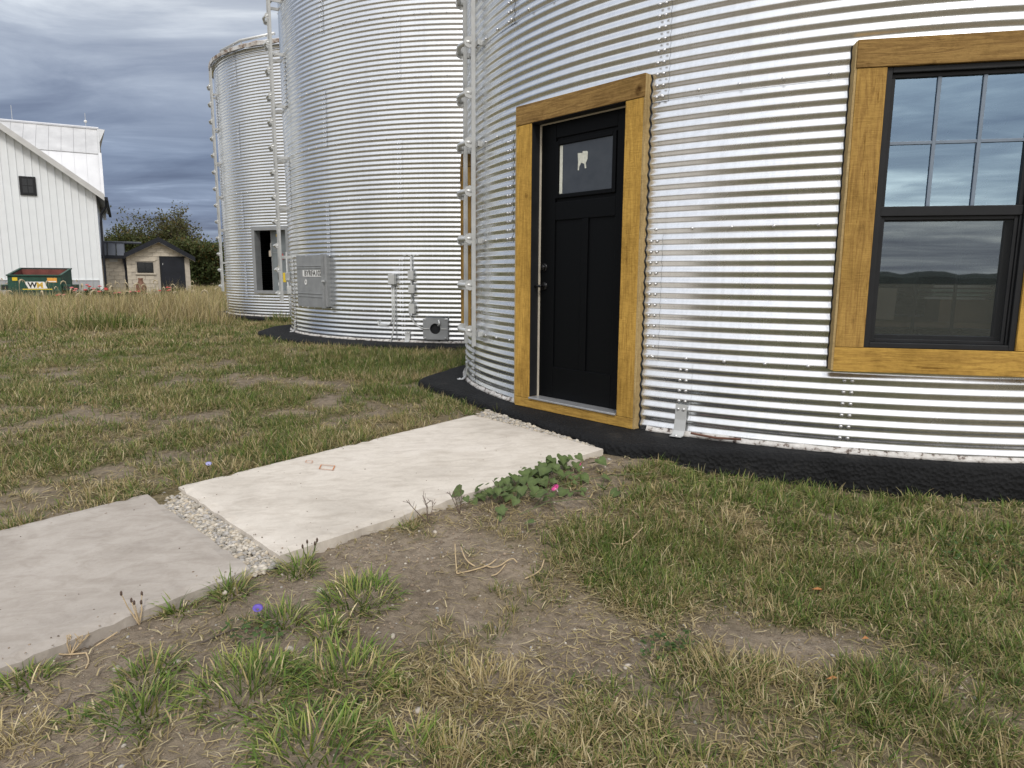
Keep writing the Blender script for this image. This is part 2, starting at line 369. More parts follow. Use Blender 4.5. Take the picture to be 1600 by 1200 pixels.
M['orange_sign'] = plain('orange_sign', (.75,.36,.06), .6, 0, .1, 8); M['ink'] = plain('black_ink', (.02,.022,.02), .6); M['gold'] = plain('gold_ink', (.62,.40,.06), .6)
M['clay'] = plain('brown_clay_pot', (.16,.075,.045), .7, 0, .25, 12)
M['red_tag'] = plain('red_tag', (.42,.06,.05), .6); M['tan_board'] = plain('tan_board', (.46,.40,.32), .7); M['brown_box'] = plain('cardboard', (.30,.21,.13), .8)
M['green_board'] = plain('pale_green_board', (.42,.58,.52), .6)
M['orange_paint'] = plain('orange_marking_paint', (.50,.19,.07), .8, 0, .3, 60)
def mat_base():
    t = NT('cracked_base_sealant'); n = t.noise(t.world(), 22, 5, .7)
    t.set(base=t.ramp(n, [(.34,(.035,.03,.028)),(.41,(.16,.12,.10)),(.45,(.50,.48,.45)),(.75,(.72,.71,.69))]), rough=.8); t.bump(n, .8, .01); return t.m
M['sealant'] = mat_base()

# ------------------------------------------------------------------ terrain
C1 = (3.164, 7.372); R1 = 3.658; C2 = (-.671, 13.480); R2 = 3.5; C3 = (-4.3, 19.6); R3 = 3.55
ZB = -1.010 + Z0                              # top of the foundations / bottom of the sheets
S1 = [at_z(278,759,-1.16+Z0), at_z(740,647,-1.047+Z0), at_z(942,700,-1.047+Z0), at_z(437,866,-1.16+Z0)]
e_, f_ = at_z(230,770,-1.175+Z0), at_z(392,886,-1.175+Z0)
h_, g_ = at_z(0,828,-1.222+Z0), at_z(0,1043,-1.232+Z0)
S2 = [e_+(h_-e_)*2.6, e_, f_, f_+(g_-f_)*2.15]
S2[0].z = S2[3].z = -1.29+Z0
FND1 = [(-.97,6.72),(.62,4.06),(3.60,3.47),(6.15,4.55),(7.3,7.5),(6.2,10.4),(3.3,11.5),(.2,10.3)]
a2 = [-176,-158,-136,-114,-91,-60,-20,20,60,100,140]
FND2 = [(C2[0]+r*math.cos(R_(a)), C2[1]+r*math.sin(R_(a))) for a, r in zip(a2, [3.95,4.1,4.13,4.14,4.08,3.9,3.8,3.9,4,4,4])]
FND3 = [(C3[0]+3.95*math.cos(R_(a)), C3[1]+3.95*math.sin(R_(a))) for a in range(-170,190,30)]
ctl = [(0,0,-1.42),(-1.2,.9,-1.36),(1.2,1.0,-1.385),(3,1,-1.36),(5,2,-1.33),(-3.5,1.5,-1.30),(0.1,2.2,-1.285),(1.0,2.6,-1.275),(2.2,2.5,-1.285),(0,-4,-1.5),(5,-3,-1.5),(-5,-3,-1.45),
       (.78,3.92,-1.085),(1.23,3.86,-1.162),(1.52,3.82,-1.185),(2.0,3.70,-1.222),(2.84,3.52,-1.222),(4.2,3.5,-1.222),(-.98,6.68,-1.085),(-.62,5.95,-1.085),(-.30,5.22,-1.082),(.2,4.7,-1.09),(.55,4.15,-1.085),
       (-2.3,9.55,-1.022),(-4.4,12.2,-1.035),(-.7,9.35,-1.03),(-3.5,10.6,-1.03),(-3.6,8,-1.10),(-3,5.6,-1.14),(-1.6,6.4,-1.10),(-5,7,-1.14),(-8,14,-1.06),(-12,20,-1.04),(-20,33,-1.05),(-30,60,-1.1),
       (10,30,-1.1),(12,0,-1.35),(-12,4,-1.25),(-12,-12,-1.5),(12,-14,-1.6),(-40,10,-1.2),(40,10,-1.3),(0,90,-1.1),(0,-90,-1.8),(90,0,-1.4),(-90,0,-1.3)]
def lerp(a, b, t): return a + (b-a)*t
for S in (S1, S2):
    for t in (0,.2,.4,.6,.8,1):
        p = lerp(S[0],S[1],t); ctl.append((p.x-.03,p.y+.03,p.z-Z0-.022))
        p = lerp(S[3],S[2],t); ctl.append((p.x+.05,p.y-.05,p.z-Z0-.045))
        p = lerp(lerp(S[0],S[1],t),lerp(S[3],S[2],t),.5); ctl.append((p.x,p.y,p.z-Z0-.075))
ctl = np.array(ctl)
def in_poly(x, y, poly, grow=0):
    ins = np.zeros(np.shape(x), bool); k = len(poly); px = [p[0] for p in poly]; py = [p[1] for p in poly]
    if grow:
        mx, my = sum(px)/k, sum(py)/k
        px = [q+(q-mx)/math.hypot(q-mx,w-my)*grow for q,w in zip([p[0] for p in poly],[p[1] for p in poly])]
        py = [w+(w-my)/math.hypot(q-mx,w-my)*grow for q,w in zip([p[0] for p in poly],[p[1] for p in poly])]
    for i in range(k):
        j = (i+1) % k
        with np.errstate(divide='ignore', invalid='ignore'):
            c = ((py[i] > y) != (py[j] > y)) & (x < (px[j]-px[i])*(y-py[i])/(py[j]-py[i]+1e-12)+px[i])
        ins ^= c
    return ins
def terrain(x, y, fine=True):
    x = np.atleast_1d(np.asarray(x, float)); y = np.atleast_1d(np.asarray(y, float)); out = np.zeros(len(x))
    for k in range(0, len(x), 20000):
        xs, ys = x[k:k+20000,None], y[k:k+20000,None]
        d2 = (xs-ctl[:,0])**2 + (ys-ctl[:,1])**2 + .012
        w = d2**-1.6; out[k:k+20000] = (w*ctl[:,2]).sum(1)/w.sum(1)
    if fine:
        d = np.hypot(x, y)
        amp = np.clip(d/40, .3, 1)
        out = out + (fbm(x*2.2, y*2.2, 3)-.5)*.030*amp + (fbm(x*9, y*9, 9)-.5)*.020
    for S in (S1, S2):
        out = np.where(in_poly(x, y, [(p.x,p.y) for p in S], -.015), out-.03, out)
    return out + Z0
def ground_pt(px, py):
    d = ray(px, py); p = CAM + d*((-1.2)/d.z)
    for _ in range(6):
        z = float(terrain([p.x],[p.y])[0]); p = CAM + d*((z-Z0)/d.z)
    return p
# ---- where grass grows (1 thick, 0 bare soil): patches laid out on the ground
patch = []
def blob(px, py, r, w, sx=1.0):
    p = ground_pt(px, py); patch.append((p.x, p.y, r, w, sx))
for b in [(60,660,.45,-.5,1.7),(180,655,.3,-.35,1.6),(330,650,.3,-.2,1.8),(480,640,.3,-.25,2),(690,618,.16,-.6,1.2),(560,685,.22,.6,1.8),(640,658,.22,.6,1.8),(700,640,.2,.6,1.5),(620,655,.35,-.3,1.6),(250,690,.4,-.15,1.5),(150,745,.2,-.45,1.6),(300,715,.2,-.35,1.5),(560,600,.4,-.2,2),(400,600,.4,-.35,2),(100,590,.6,-.3,2),
          (70,720,.35,.5,1.5),(430,720,.3,.6,1.6),(560,690,.3,.6,1.6),(650,570,.8,.5,1.3),(200,620,.5,.3,1.6),(540,880,.22,-.5,1),(860,950,.22,-.55,1.4),(960,1000,.20,-.5,1.4),(1240,1010,.20,-.75,1.5),(980,720,.14,-.9,1.5),(1350,860,.2,-.5,1.5),(1130,990,.15,-.3,1),
          (900,880,.28,.65,1.2),(860,960,.2,.35,1.4),(1130,770,.2,.5,1.6),(1060,740,.15,.5,1.5),(1000,860,.2,.3,1.3),(1450,900,.4,.3,1.4),(880,1120,.2,.3,1.4),(1010,1110,.2,-.3,1.4)]: blob(*b)
patch = np.array(patch)
def grassiness(x, y):
    x = np.asarray(x,float); y = np.asarray(y,float)
    # right of the path and close to the camera the soil is bare on the left, grassy to the right
    right_of_path = (x - S1[3].x)*(S1[2].y-S1[3].y) - (y - S1[3].y)*(S1[2].x-S1[3].x)
    b = np.where(right_of_path > -.9, np.clip(.10 + (x - .02 - .10*(y-2))*1.35, .09, .80), .70)
    b = np.where((right_of_path > -.9) & (y > 3.2) & (x > .7), np.maximum(b, .72), b)
    b = b + (fbm(x*1.3+3, y*1.3, 21)-.5)*.6 + (fbm(x*3.6, y*3.6, 33)-.5)*1.5
    for px, py, r, w, sx in patch: b = b + w*np.exp(-(((x-px)/(r*sx))**2 + ((y-py)/r)**2))
    return np.clip(b, 0, 1)
# ---- ground sheet
def build_ground():
    rr = [.25]
    while rr[-1] < 4000: rr.append(rr[-1]*(1.0085 if 1.2 < rr[-1] < 8 else 1.02 if rr[-1] < 40 else 1.08))
    rr = np.array(rr)
    aa = np.concatenate([np.linspace(R_(44), R_(140), 260), np.linspace(R_(140), R_(404), 62)[1:]])
    na = len(aa); X = np.outer(rr, np.cos(aa)).ravel(); Y = np.outer(rr, np.sin(aa)).ravel()
    Z = terrain(X, Y); g = grassiness(X, Y)
    far = np.clip((np.hypot(X,Y)-16)/8, 0, 1); g = np.maximum(np.clip(g*1.25-.15,0,1), far*.9)
    V = np.stack([X,Y,Z],1); i = np.arange(len(rr)-1)[:,None]*na; j = np.arange(na-1)[None,:]
    a = (i+j).ravel(); T = np.concatenate([np.stack([a,a+na,a+na+1],1), np.stack([a,a+na+1,a+1],1)])
    k = len(V); V = np.concatenate([V, [[0,0,float(terrain([0.],[0.])[0])]]]); g = np.append(g, 0)
    q = np.arange(na-1); T = np.concatenate([T, np.stack([np.full(na-1,k), q, q+1],1)])
    o = obj('ground', fast_mesh('ground', V, T, np.repeat(g[:,None],3,1), M['soil'], True)); tag(o, kind='structure')
build_ground()
# low wooded rise behind the photographer (it shows in the window glass)
def build_hills():
    xs = np.linspace(-420, 420, 240); V = []; T = []
    for x in xs:
        h = 1.2 + 3.6*math.exp(-((x+60)/60)**2) + 2.6*float(fbm(x*.05, 0, 5)) + 1.2*float(vnoise(x*.35, 0, 8))
        y = -190 - 30*math.cos(x/140)
        for dy, z in ((14,-2),(8,h*.6),(0,h),(-20,h*.7),(-60,-2)): V.append((x, y+dy+2*random.random(), z))
    f = [(i*5+j, i*5+j+1, i*5+j+6, i*5+j+5) for i in range(len(xs)-1) for j in range(4)]
    o = obj('hills', mesh_from('hills', V, f, plain('dark_woods', (.035,.048,.022), .95, 0, .3, .2))); tag(o, kind='structure')
build_hills()

# ------------------------------------------------------------------ path slabs
def slab(name, S, mat, label, nx=46, ny=26, th=.10):
    V = []; F = []
    for i in range(nx+1):
        for j in range(ny+1):
            p = lerp(lerp(S[0],S[1],i/nx), lerp(S[3],S[2],i/nx), j/ny)
            e = min(i,nx-i,j,ny-j)
            jit = .0045 if e == 0 else 0
            chip = 0
            if e == 0 and random.random() < .10: chip = .007
            V.append(p + Vector((random.uniform(-jit,jit), random.uniform(-jit,jit), random.uniform(-.0006,.0006) - (.006 if e == 0 else 0) - chip)))
    w = ny+1
    for i in range(nx):
        for j in range(ny): F.append((i*w+j, i*w+j+1, (i+1)*w+j+1, (i+1)*w+j)[::-1])
    loop = [i*w for i in range(nx+1)] + [nx*w+j for j in range(1,w)] + [i*w+ny for i in range(nx-1,-1,-1)] + [j for j in range(ny-1,0,-1)]
    k = len(V)
    for q in loop: V.append(V[q] + Vector((random.uniform(-.004,.004),random.uniform(-.004,.004),-th)))
    n = len(loop)
    for q in range(n): F.append((loop[q], loop[(q+1)%n], k+(q+1)%n, k+q))
    o = obj(name, mesh_from(name, V, F, mat)); bm = bmesh.new(); bm.from_mesh(o.data); bmesh.ops.recalc_face_normals(bm, faces=bm.faces); bm.to_mesh(o.data); bm.free()
    return tag(o, label, 'path slab', 'concrete path slabs')
slab1 = slab('concrete_path_slab', S1, M['conc_a'], 'cream concrete path slab lying in front of the black door')
slab2 = slab('concrete_path_slab', S2, M['conc_b'], 'greyer concrete path slab running off at the left edge of the photo')
def slab_mark(cx, cy, w, h, parent, n):
    c = [on_plane(cx+dx, cy+dy, (S1[0]+S1[2])/2, (S1[1]-S1[0]).cross(S1[3]-S1[0]).normalized()) for dx, dy in ((-w,h*.5),(w*.75,h),(w,-h*.6),(-w*.75,-h))]
    m = MB(); up_ = Vector((0,0,.0035))
    cc = sum(c, Vector())/4
    for i in range(4):
        a, b = c[i], c[(i+1)%4]; m.add([a+up_, b+up_, lerp(b,cc,.14)+up_, lerp(a,cc,.14)+up_], [(0,1,2,3)])
    m.build('paint_mark', M['orange_paint'], parent)
slab_mark(511,731,13,4.5,slab1,0); slab_mark(483,722,6,2.5,slab1,1)

# ------------------------------------------------------------------ foundations
def foundation(poly, top, th, label, rnd=.025):
    k = len(poly); V = []; F = []
    cx, cy = sum(p[0] for p in poly)/k, sum(p[1] for p in poly)/k
    pts = []
    for i in range(k):
        a, b = Vector(poly[i]), Vector(poly[(i+1)%k]); n = max(2, int((b-a).length/.12))
        pts += [lerp(a, b, t/n) for t in range(n)]
    P = [Vector((p.x, p.y)) for p in pts]; n = len(P)
    for it in range(2): P = [P[i]*.5 + (P[i-1]+P[(i+1)%n])*.25 for i in range(n)]
    prof = [(-.25,0),(-.07,0),(-.030,-.004),(-.010,-.014),(0,-.038),(.004,-th*.5),(.010,-th)]
    for i, p in enumerate(P):
        d = (p-Vector((cx,cy))).normalized()
        for o_, z in prof:
            j = (random.random()-.5)*.010
            V.append((p.x+d.x*(o_+j), p.y+d.y*(o_+j), top+z+(random.random()-.5)*.006*(1 if z else .5)))
    m = len(prof)
    for i in range(n):
        for j in range(m-1): a = i*m+j; b = ((i+1)%n)*m+j; F.append((a, a+1, b+1, b))
    c = len(V); V.append((cx,cy,top-.004))
    for i in range(n): F.append((i*m, ((i+1)%n)*m, c))
    o = obj('foundation', mesh_from('foundation', V, F, M['tar'], True))
    bm = bmesh.new(); bm.from_mesh(o.data); bmesh.ops.recalc_face_normals(bm, faces=bm.faces); bm.to_mesh(o.data); bm.free()
    return tag(o, label, 'foundation', 'tarred bin foundations')
foundation(FND1, ZB, .34, 'black tarred concrete foundation under the silver building with the door')
foundation(FND2, ZB+.045, .24, 'low black tarred foundation under the bin with the grey hatch')
foundation(FND3, ZB+.02, .2, 'foundation under the farthest bin, behind dry weeds')

# ------------------------------------------------------------------ corrugated bins
PER = .813/12; E0 = -.540 + Z0; AMP = .0068; EAVE = E0 + 7*.813
CREST0 = E0 + .035
def wave(z):                                   # sheet profile: crest at 0, short under-side flank, longer upper flank; skew invented to narrow the dark reflected bands
    t = np.mod(-np.asarray(z, float)/PER, 1.0); ph = np.where(t < .46, math.pi*t/.46, math.pi + math.pi*(t-.46)/.54)
    return np.arcsin(.93*np.cos(ph))/math.asin(.93)
def frame(cx, cy, az, dist, z=0):                # x right along the wall, y into the wall, z up
    n = Vector((math.cos(az), math.sin(az), 0)); t = Vector((-n.y, n.x, 0)); o = Vector((cx,cy,z)) + n*dist
    return Matrix(((t.x,-n.x,0,o.x),(t.y,-n.y,0,o.y),(0,0,1,o.z),(0,0,0,1)))
def sheet_mesh(R, span, z0, z1, zref, spp, step, mat, az0=None, cxy=None, holes=None):
    """sheet starting at azimuth 0 (or az0 when holes are cut); z relative to zref (a ring edge)"""
    na = max(2, int(round(span/step))); nz = int(round((z1-z0)/PER*spp))
    az = np.radians(np.linspace(0, span, na+1)); zz = np.linspace(z0, z1, nz+1)
    zz = np.concatenate([[z0], np.arange(math.ceil((z0-.035)/(PER/spp)+1e-6), math.floor((z1-.035)/(PER/spp)-1e-6)+1)*(PER/spp)+.035, [z1]]); nz = len(zz)-1
    A, Z = np.meshgrid(az, zz, indexing='ij')
    lap = np.clip((np.degrees(A)-(span-4))/4, 0, 1)*.0026
    low = np.clip(1-(Z-z0)/.10, 0, 1)*.0022
    r = R + AMP*wave(Z-.035) + lap + low
    V = np.stack([r*np.cos(A), r*np.sin(A), Z], -1).reshape(-1,3); w = nz+1
    I, J = np.meshgrid(np.arange(na), np.arange(nz), indexing='ij'); a = (I*w+J).ravel()
    Q = np.stack([a, a+w, a+w+1, a+1], 1)
    if holes:
        ca, sa = math.cos(az0), math.sin(az0)
        W = np.stack([V[:,0]*ca-V[:,1]*sa+cxy[0], V[:,0]*sa+V[:,1]*ca+cxy[1], V[:,2]+zref, np.ones(len(V))], 1)
        keep = np.ones(len(Q), bool); cen = W[Q].mean(1)
        for Mh, (x0,x1,zz0,zz1) in holes:
            L = cen @ np.array(Mh.inverted()).T
            keep &= ~((L[:,0]>x0)&(L[:,0]<x1)&(cen[:,2]>zz0)&(cen[:,2]<zz1)&(np.abs(L[:,1])<.5))
        if keep.all(): holes = None
        Q = Q[keep]
    T = np.concatenate([Q[:,[0,1,2]], Q[:,[0,2,3]]])
    me = fast_mesh('wall_sheet', V, T, None, mat, True); return me
def bolts_mesh(pts, mat):
    """pts: list of (pos, normal)"""
    n = 6; V = []; F = []
    for p, nn in pts:
        a = nn.orthogonal().normalized(); b = nn.cross(a); k = len(V)
        for r, h in ((.0115,0),(.0105,.005),(.0055,.0095)):
            V += [p + nn*h + (a*math.cos(j*math.tau/n)+b*math.sin(j*math.tau/n))*r for j in range(n)]
        for i in range(2): F += [(k+i*n+j, k+i*n+(j+1)%n, k+(i+1)*n+(j+1)%n, k+(i+1)*n+j) for j in range(n)]
        F.append(tuple(k+2*n+j for j in range(n)))
    return mesh_from('bolts', V, F, mat, True)
def build_bin(name, cxy, R, laps, label, spp, step, mat, holes=None, rivet0=-127.8, bolt_az=(-200,-40), bottom=None, group='corrugated steel bins'):
    cx, cy = cxy; bottom = bottom or ZB
    root = empty(name, (cx,cy,bottom), label, 'grain bin', group)
    shared = {}; pts = []
    for ring in range(-1, 7):
        zref = E0 + ring*.813
        z0 = 0 if ring >= 0 else bottom - zref; z1 = .813+.022
        if ring == 6: z1 = .813
        ls = laps[ring] if ring in laps else laps['odd' if ring % 2 else 'even']
        if len(ls) == 1: ls = [ls[0]+45*k for k in range(8)]
        ls = sorted(l % 360 for l in ls)
        for i, a in enumerate(ls):
            b = ls[(i+1) % len(ls)] + (360 if i == len(ls)-1 else 0)
            s0 = a-2.2; span = b-s0
            hs = None
            if holes and ring <= 2 and 170 < (a-2.2) % 360 + span/2 < 300:
                az0 = R_(s0); me = sheet_mesh(R, span, z0, z1, zref, spp, step, mat, az0, cxy, holes)
                if len(me.polygons) == 0: continue
                o = bpy.data.objects.new('wall_sheet', me)
            else:
                key = (ring < 0, ring == 6, round(span,2))
                if key not in shared: shared[key] = sheet_mesh(R, span, z0, z1, zref, spp, step, mat)
                o = bpy.data.objects.new('wall_sheet', shared[key])
            place(o, root, Matrix.Translation((cx,cy,zref)) @ Matrix.Rotation(R_(s0), 4, 'Z'))
            # paired bolts along the lap
            zz = CREST0 + ring*.813 + PER*(0 if ring >= 0 else 6)
            while zz < zref+.813-.03:
                for da in (-.55,-1.2):
                    az = b+da; q = (az+180) % 360 - 180
                    if q > 0: q -= 360
                    if bolt_az[0] < q < bolt_az[1] and zz > bottom+.02:
                        n = Vector((math.cos(R_(az)), math.sin(R_(az)), 0)); pts.append((Vector((cx,cy,zz-.010)) + n*(R+AMP*.72+.0042), (n+Vector((0,0,-.35))).normalized()))
                zz += PER
        if ring >= 0:
            for k in range(96):
                az = rivet0 + 3.75*k; q = (az+180) % 360 - 180
                if q > 0: q -= 360
                if bolt_az[0] < q < bolt_az[1]:
                    n = Vector((math.cos(R_(az)), math.sin(R_(az)), 0)); pts.append((Vector((cx,cy,CREST0+ring*.813-.004)) + n*(R+AMP+.0035), n))
    if holes:
        keep = []
        for p, n in pts:
            ok = True
            for Mh, (x0,x1,zz0,zz1) in holes:
                L = Mh.inverted() @ p
                if x0 < L.x < x1 and zz0 < p.z < zz1 and abs(L.y) < .5: ok = False
            if ok: keep.append((p,n))
        pts = keep
    o = obj('bolts', bolts_mesh(pts, M['bolt']), root); o.data.transform(Matrix.Translation((0,0,0))); o.matrix_basis = WM_[root.name].inverted(); tag(o, kind='stuff')
    # roof: ribbed sheets to a cap
    nseg = 24; sp_ = math.tau/nseg; me = MB(); r_out, r_in = R+.10, .45; rise = (r_out-r_in)*math.tan(R_(17.5))
    ze = EAVE-.02
    def pt(a, f, h=0): r = lerp(r_out, r_in, f); return Vector((r*math.cos(a), r*math.sin(a), ze-.03+rise*f+h))
    me.add([pt(-sp_/2,0), pt(0,0), pt(sp_/2,0), pt(sp_/2,1), pt(0,1), pt(-sp_/2,1)], [(0,1,4,5),(1,2,3,4)])
    for s in (-1,):
        w_ = .03; a0 = -sp_/2
        me.add([pt(a0-.008,0,.002), pt(a0,0,.05), pt(a0+.008,0,.002), pt(a0+.06,1,.002), pt(a0,1,.05), pt(a0-.06,1,.002)], [(0,1,4,5),(1,2,3,4),(0,2,1)])
    me.add([pt(-sp_/2,0), pt(sp_/2,0), pt(sp_/2,0)-Vector((0,0,.05)), pt(-sp_/2,0)-Vector((0,0,.05))], [(0,1,2,3)])
    rm = me.mesh('roof_panel', M['sheet_far'])
    for k in range(nseg): place(bpy.data.objects.new('roof_panel', rm), root, Matrix.Translation((cx,cy,0)) @ Matrix.Rotation(R_(-127)+k*sp_, 4, 'Z'))
    MB().lathe([(.02,ze+rise+.25),(.5,ze+rise+.06),(.5,ze+rise-.06)], 20, Matrix.Translation((cx,cy,0))).build('roof_cap', M['sheet_far'], root, smooth=True).matrix_basis = WM_[root.name].inverted()
    # rough sealant bead at the foot of the sheets
    m = MB(); n = 150
    prof = ((.012,.030),(.022,.014),(.034,-.002),(.010,-.004))
    for i in range(n+1):
        a = R_(-205+ (175/n)*i); j = random.uniform(-.006,.006)
        for dr, dz in prof: m.v.append(Vector((cx+(R+dr+j)*math.cos(a), cy+(R+dr+j)*math.sin(a), bottom+dz+random.uniform(-.004,.006))))
    k = len(prof)
    def blocked(i):
        if not holes: return False
        p = m.v[i*k]; return any(x0-.1 < (Mh.inverted()@p).x < x1+.1 and zz0 < p.z+.02 and abs((Mh.inverted()@p).y) < .5 for Mh,(x0,x1,zz0,zz1) in holes)
    for i in range(n):
        if blocked(i): continue
        for j in range(k-1): m.f.append((i*k+j, i*k+j+1, (i+1)*k+j+1, (i+1)*k+j))
    m.build('base_sealant', M['sealant'], root, Matrix.Identity(4), True)
    return root
def ladder(root, cxy, R, az, z0, z1, stand, half=.15, pitch=.405, out=.085):
    """ladder > rails, rungs, end plates, wall brackets"""
    Fm = frame(*cxy, R_(az), R+stand)
    def rail(s):
        m = MB(); m.box(-.013,.013,-.018,.018,z0,z1)
        return m
    head = bbox('ladder', (half-.013,half+.013,-.018,.018,z0,z1), M['white_metal'], root, Fm, .003)
    bbox('rail', (-half-.013,-half+.013,-.018,.018,z0,z1), M['white_metal'], head, Fm, .003)
    arc = [(-half, -.02)] + [(-half + 2*half*t/6, -out*(.55+.45*math.sin(math.pi*t/6))) for t in range(7)] + [(half, -.02)]
    rm = MB().tube([(x,y,0) for x,y in arc], .021, 8).mesh('rung', M['galv'], True)
    pm = MB().lathe([(0,.007),(.048,.007),(.048,-.007),(0,-.007)], 8, Matrix.Rotation(math.pi/2,4,'Y')).mesh('rung_plate', M['white_metal'])
    z = z0+.14
    while z < z1-.05:
        place(bpy.data.objects.new('rung', rm), head, Fm @ Matrix.Translation((0,0,z)))
        for s in (-1,1): place(bpy.data.objects.new('rung_plate', pm), head, Fm @ Matrix.Translation((s*(half+.004),-.035,z)))
        z += pitch
    for ring in range(0, 7, 1):
        zb = CREST0+ring*.813
        if zb < z0+.02 or zb > z1: continue
        for s in (-1,1):
            m = MB().box(s*half-.02, s*half+.02 + (.075 if s > 0 else 0), .018, .034, zb-.022, zb+.022)
            m.box(s*half+(.055 if s > 0 else -.02), s*half+(.075 if s > 0 else .0), .018, stand+.02, zb-.022, zb+.022)
            m.build('wall_bracket', M['white_metal'], head, Fm)
    return head
def anchor(root, cxy, R, az, z, h=.20, w=.075):
    Fm = frame(*cxy, R_(az), R)
    m = MB(); pr = [(-.010,h),(-.016,h*.5),(-.030,.03),(-.055,.006),(-.105,.004)]
    V = []
    for y, zz in pr:
        V += [(-w/2,y,zz),(w/2,y,zz)]
    m.add(V, [(2*i,2*i+1,2*i+3,2*i+2) for i in range(len(pr)-1)])
    m.add([(x,y-.006,zz+.004) for x,y,zz in V], [(2*i,2*i+2,2*i+3,2*i+1) for i in range(len(pr)-1)])
    for x in (-w/2, w/2):
        k = [(x,y,zz) for y,zz in pr]; k2 = [(x,y-.006,zz+.004) for y,zz in pr]
        m.add(k+k2, [(i,i+1,i+1+len(pr),i+len(pr)) for i in range(len(pr)-1)])
    o = m.build('anchor_bracket', M['white_metal'], root, Fm @ Matrix.Translation((0,0,z)))
    b = [(Vector((s*w*.24,-.018,h*.86)), Vector((0,-1,0))) for s in (-1,1)] + [(Vector((0,-.085,.010)), Vector((0,0,1)))]
    obj('anchor_bolts', bolts_mesh(b, M['bolt']), o, Fm @ Matrix.Translation((0,0,z)))
    return o

# ---- main bin with door and window
DAZ, DDIST = R_(-138.06), 3.676; FD = frame(*C1, DAZ, DDIST, Z0)
WAZ, WDIST = R_(-102.0), 3.700; FW = frame(*C1, WAZ, WDIST, Z0)
holes1 = [(FD, (-.530,.495,-1.05+Z0,1.185+Z0)), (FW, (-.495,.410,-.45+Z0,1.185+Z0))]
bin1 = build_bin('grain_bin_building', C1, R1, {-1:[-163.5,-123.4,-108.5,-63.5,-18.5,26.5,71.5,116.5,161.5], 0:[-127.1], 2:[-127.1], 'odd':[-149.8], 'even':[-127.1]},
                 'large near corrugated silver bin with black entry door and wood trimmed window', 10, 1.0, M['sheet'], holes1)
bin1['category'] = 'building'
tb = lambda dims, mat, Fm, root: bbox('trim_board', dims, M[mat], root, Fm, .0035)
# door trim (front face y=0, boards reach back to the sheet)
XL, XR, IL, IR = -.608, .568, -.447, .428
tb((XL,IL,0,.085,-.935,1.115), 'wood_z', FD, bin1)
tb((IR,XR,0,.085,-.935,1.115), 'wood_z', FD, bin1)
tb((XL-.004,XR+.012,-.004,.085,1.117,1.256), 'wood_dark_x', FD, bin1)
tb((XL,XR,0,.085,-1.008,-.937), 'wood_x', FD, bin1)
# scribed filler strips that follow the corrugation at both edges of the door and the left of the window
def scribe(Fm, x, sgn, z0, z1, R, dist, mat, y1=.085):
    m = MB(); n = int((z1-z0)/PER*8)
    xa, xb = (x, x+sgn*.012)
    for i in range(n+1):
        z = lerp(z0, z1, i/n); zw = z+Z0
        d = math.sqrt(max(0, R*R - x*x)) + AMP*float(wave(zw-CREST0))
        yb = dist - d + .004
        m.v += [Vector((xa,.002,z)), Vector((xb,.002,z)), Vector((xb,max(yb,.01),z)), Vector((xa,max(yb,.01),z))]
    for i in range(n):
        for j in range(4):
            a = i*4+j; b = i*4+(j+1)%4; m.f.append((a,b,b+4,a+4))
    m.f += [(0,1,2,3), (n*4+3,n*4+2,n*4+1,n*4)]
    st_ = m.build('scribed_strip', M[mat], bin1, Fm); c = MB()
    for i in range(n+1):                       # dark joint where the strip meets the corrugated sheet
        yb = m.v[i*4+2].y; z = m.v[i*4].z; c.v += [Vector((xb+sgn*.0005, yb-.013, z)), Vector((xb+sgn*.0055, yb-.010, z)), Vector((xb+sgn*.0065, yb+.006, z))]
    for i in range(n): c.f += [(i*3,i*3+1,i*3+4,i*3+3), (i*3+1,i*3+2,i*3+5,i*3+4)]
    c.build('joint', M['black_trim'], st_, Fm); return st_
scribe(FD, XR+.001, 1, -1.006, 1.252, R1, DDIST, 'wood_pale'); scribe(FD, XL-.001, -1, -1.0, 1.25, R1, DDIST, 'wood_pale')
# door: slab with raised stiles, glass, sunk panels
DY = .100
door = bbox('entry_door', (-.455,.459,DY+.012,DY+.05,-.920,1.130), M['black_paint'], bin1, FD, .002)
def dp(name, x0,x1,z0,z1, y0, y1, mat, bev=.004): return bbox(name, (x0,x1,y0,y1,z0,z1), M[mat], door, FD, bev)
gx0,gx1,gz0,gz1 = -.255,.250,.600,.945; px0,pxm0,pxm1,px1 = -.290,-.020,.040,.285; pz0,pz1 = -.680,.415
dp('stile', -.455, px0, -.920, 1.130, DY, DY+.014, 'black_paint'); dp('stile', px1, .459, -.920, 1.130, DY, DY+.014, 'black_paint')
dp('mullion', pxm0, pxm1, pz0+.001, pz1-.001, DY, DY+.014, 'black_paint')
dp('rail', px0+.001, px1-.001, -.920, pz0, DY, DY+.014, 'black_paint'); dp('rail', px0+.001, px1-.001, pz1, gz0-.055, DY, DY+.014, 'black_paint'); dp('rail', px0+.001, px1-.001, gz1+.055, 1.130, DY, DY+.014, 'black_paint')
for d_ in ((gx0-.032,gx0,gz0-.03,gz1+.03),(gx1,gx1+.032,gz0-.03,gz1+.03),(gx0+.001,gx1-.001,gz0-.03,gz0),(gx0+.001,gx1-.001,gz1,gz1+.03)):
    dp('glazing_bead', *d_, DY-.008, DY+.014, 'black_paint', .005)
dp('door_glass', gx0, gx1, gz0, gz1, DY+.004, DY+.0115, 'frost', .0005)
dp('glass_edge', gx0+.004, gx0+.032, gz0+.004, gz1-.004, DY+.0022, DY+.0036, 'paper', .0003)
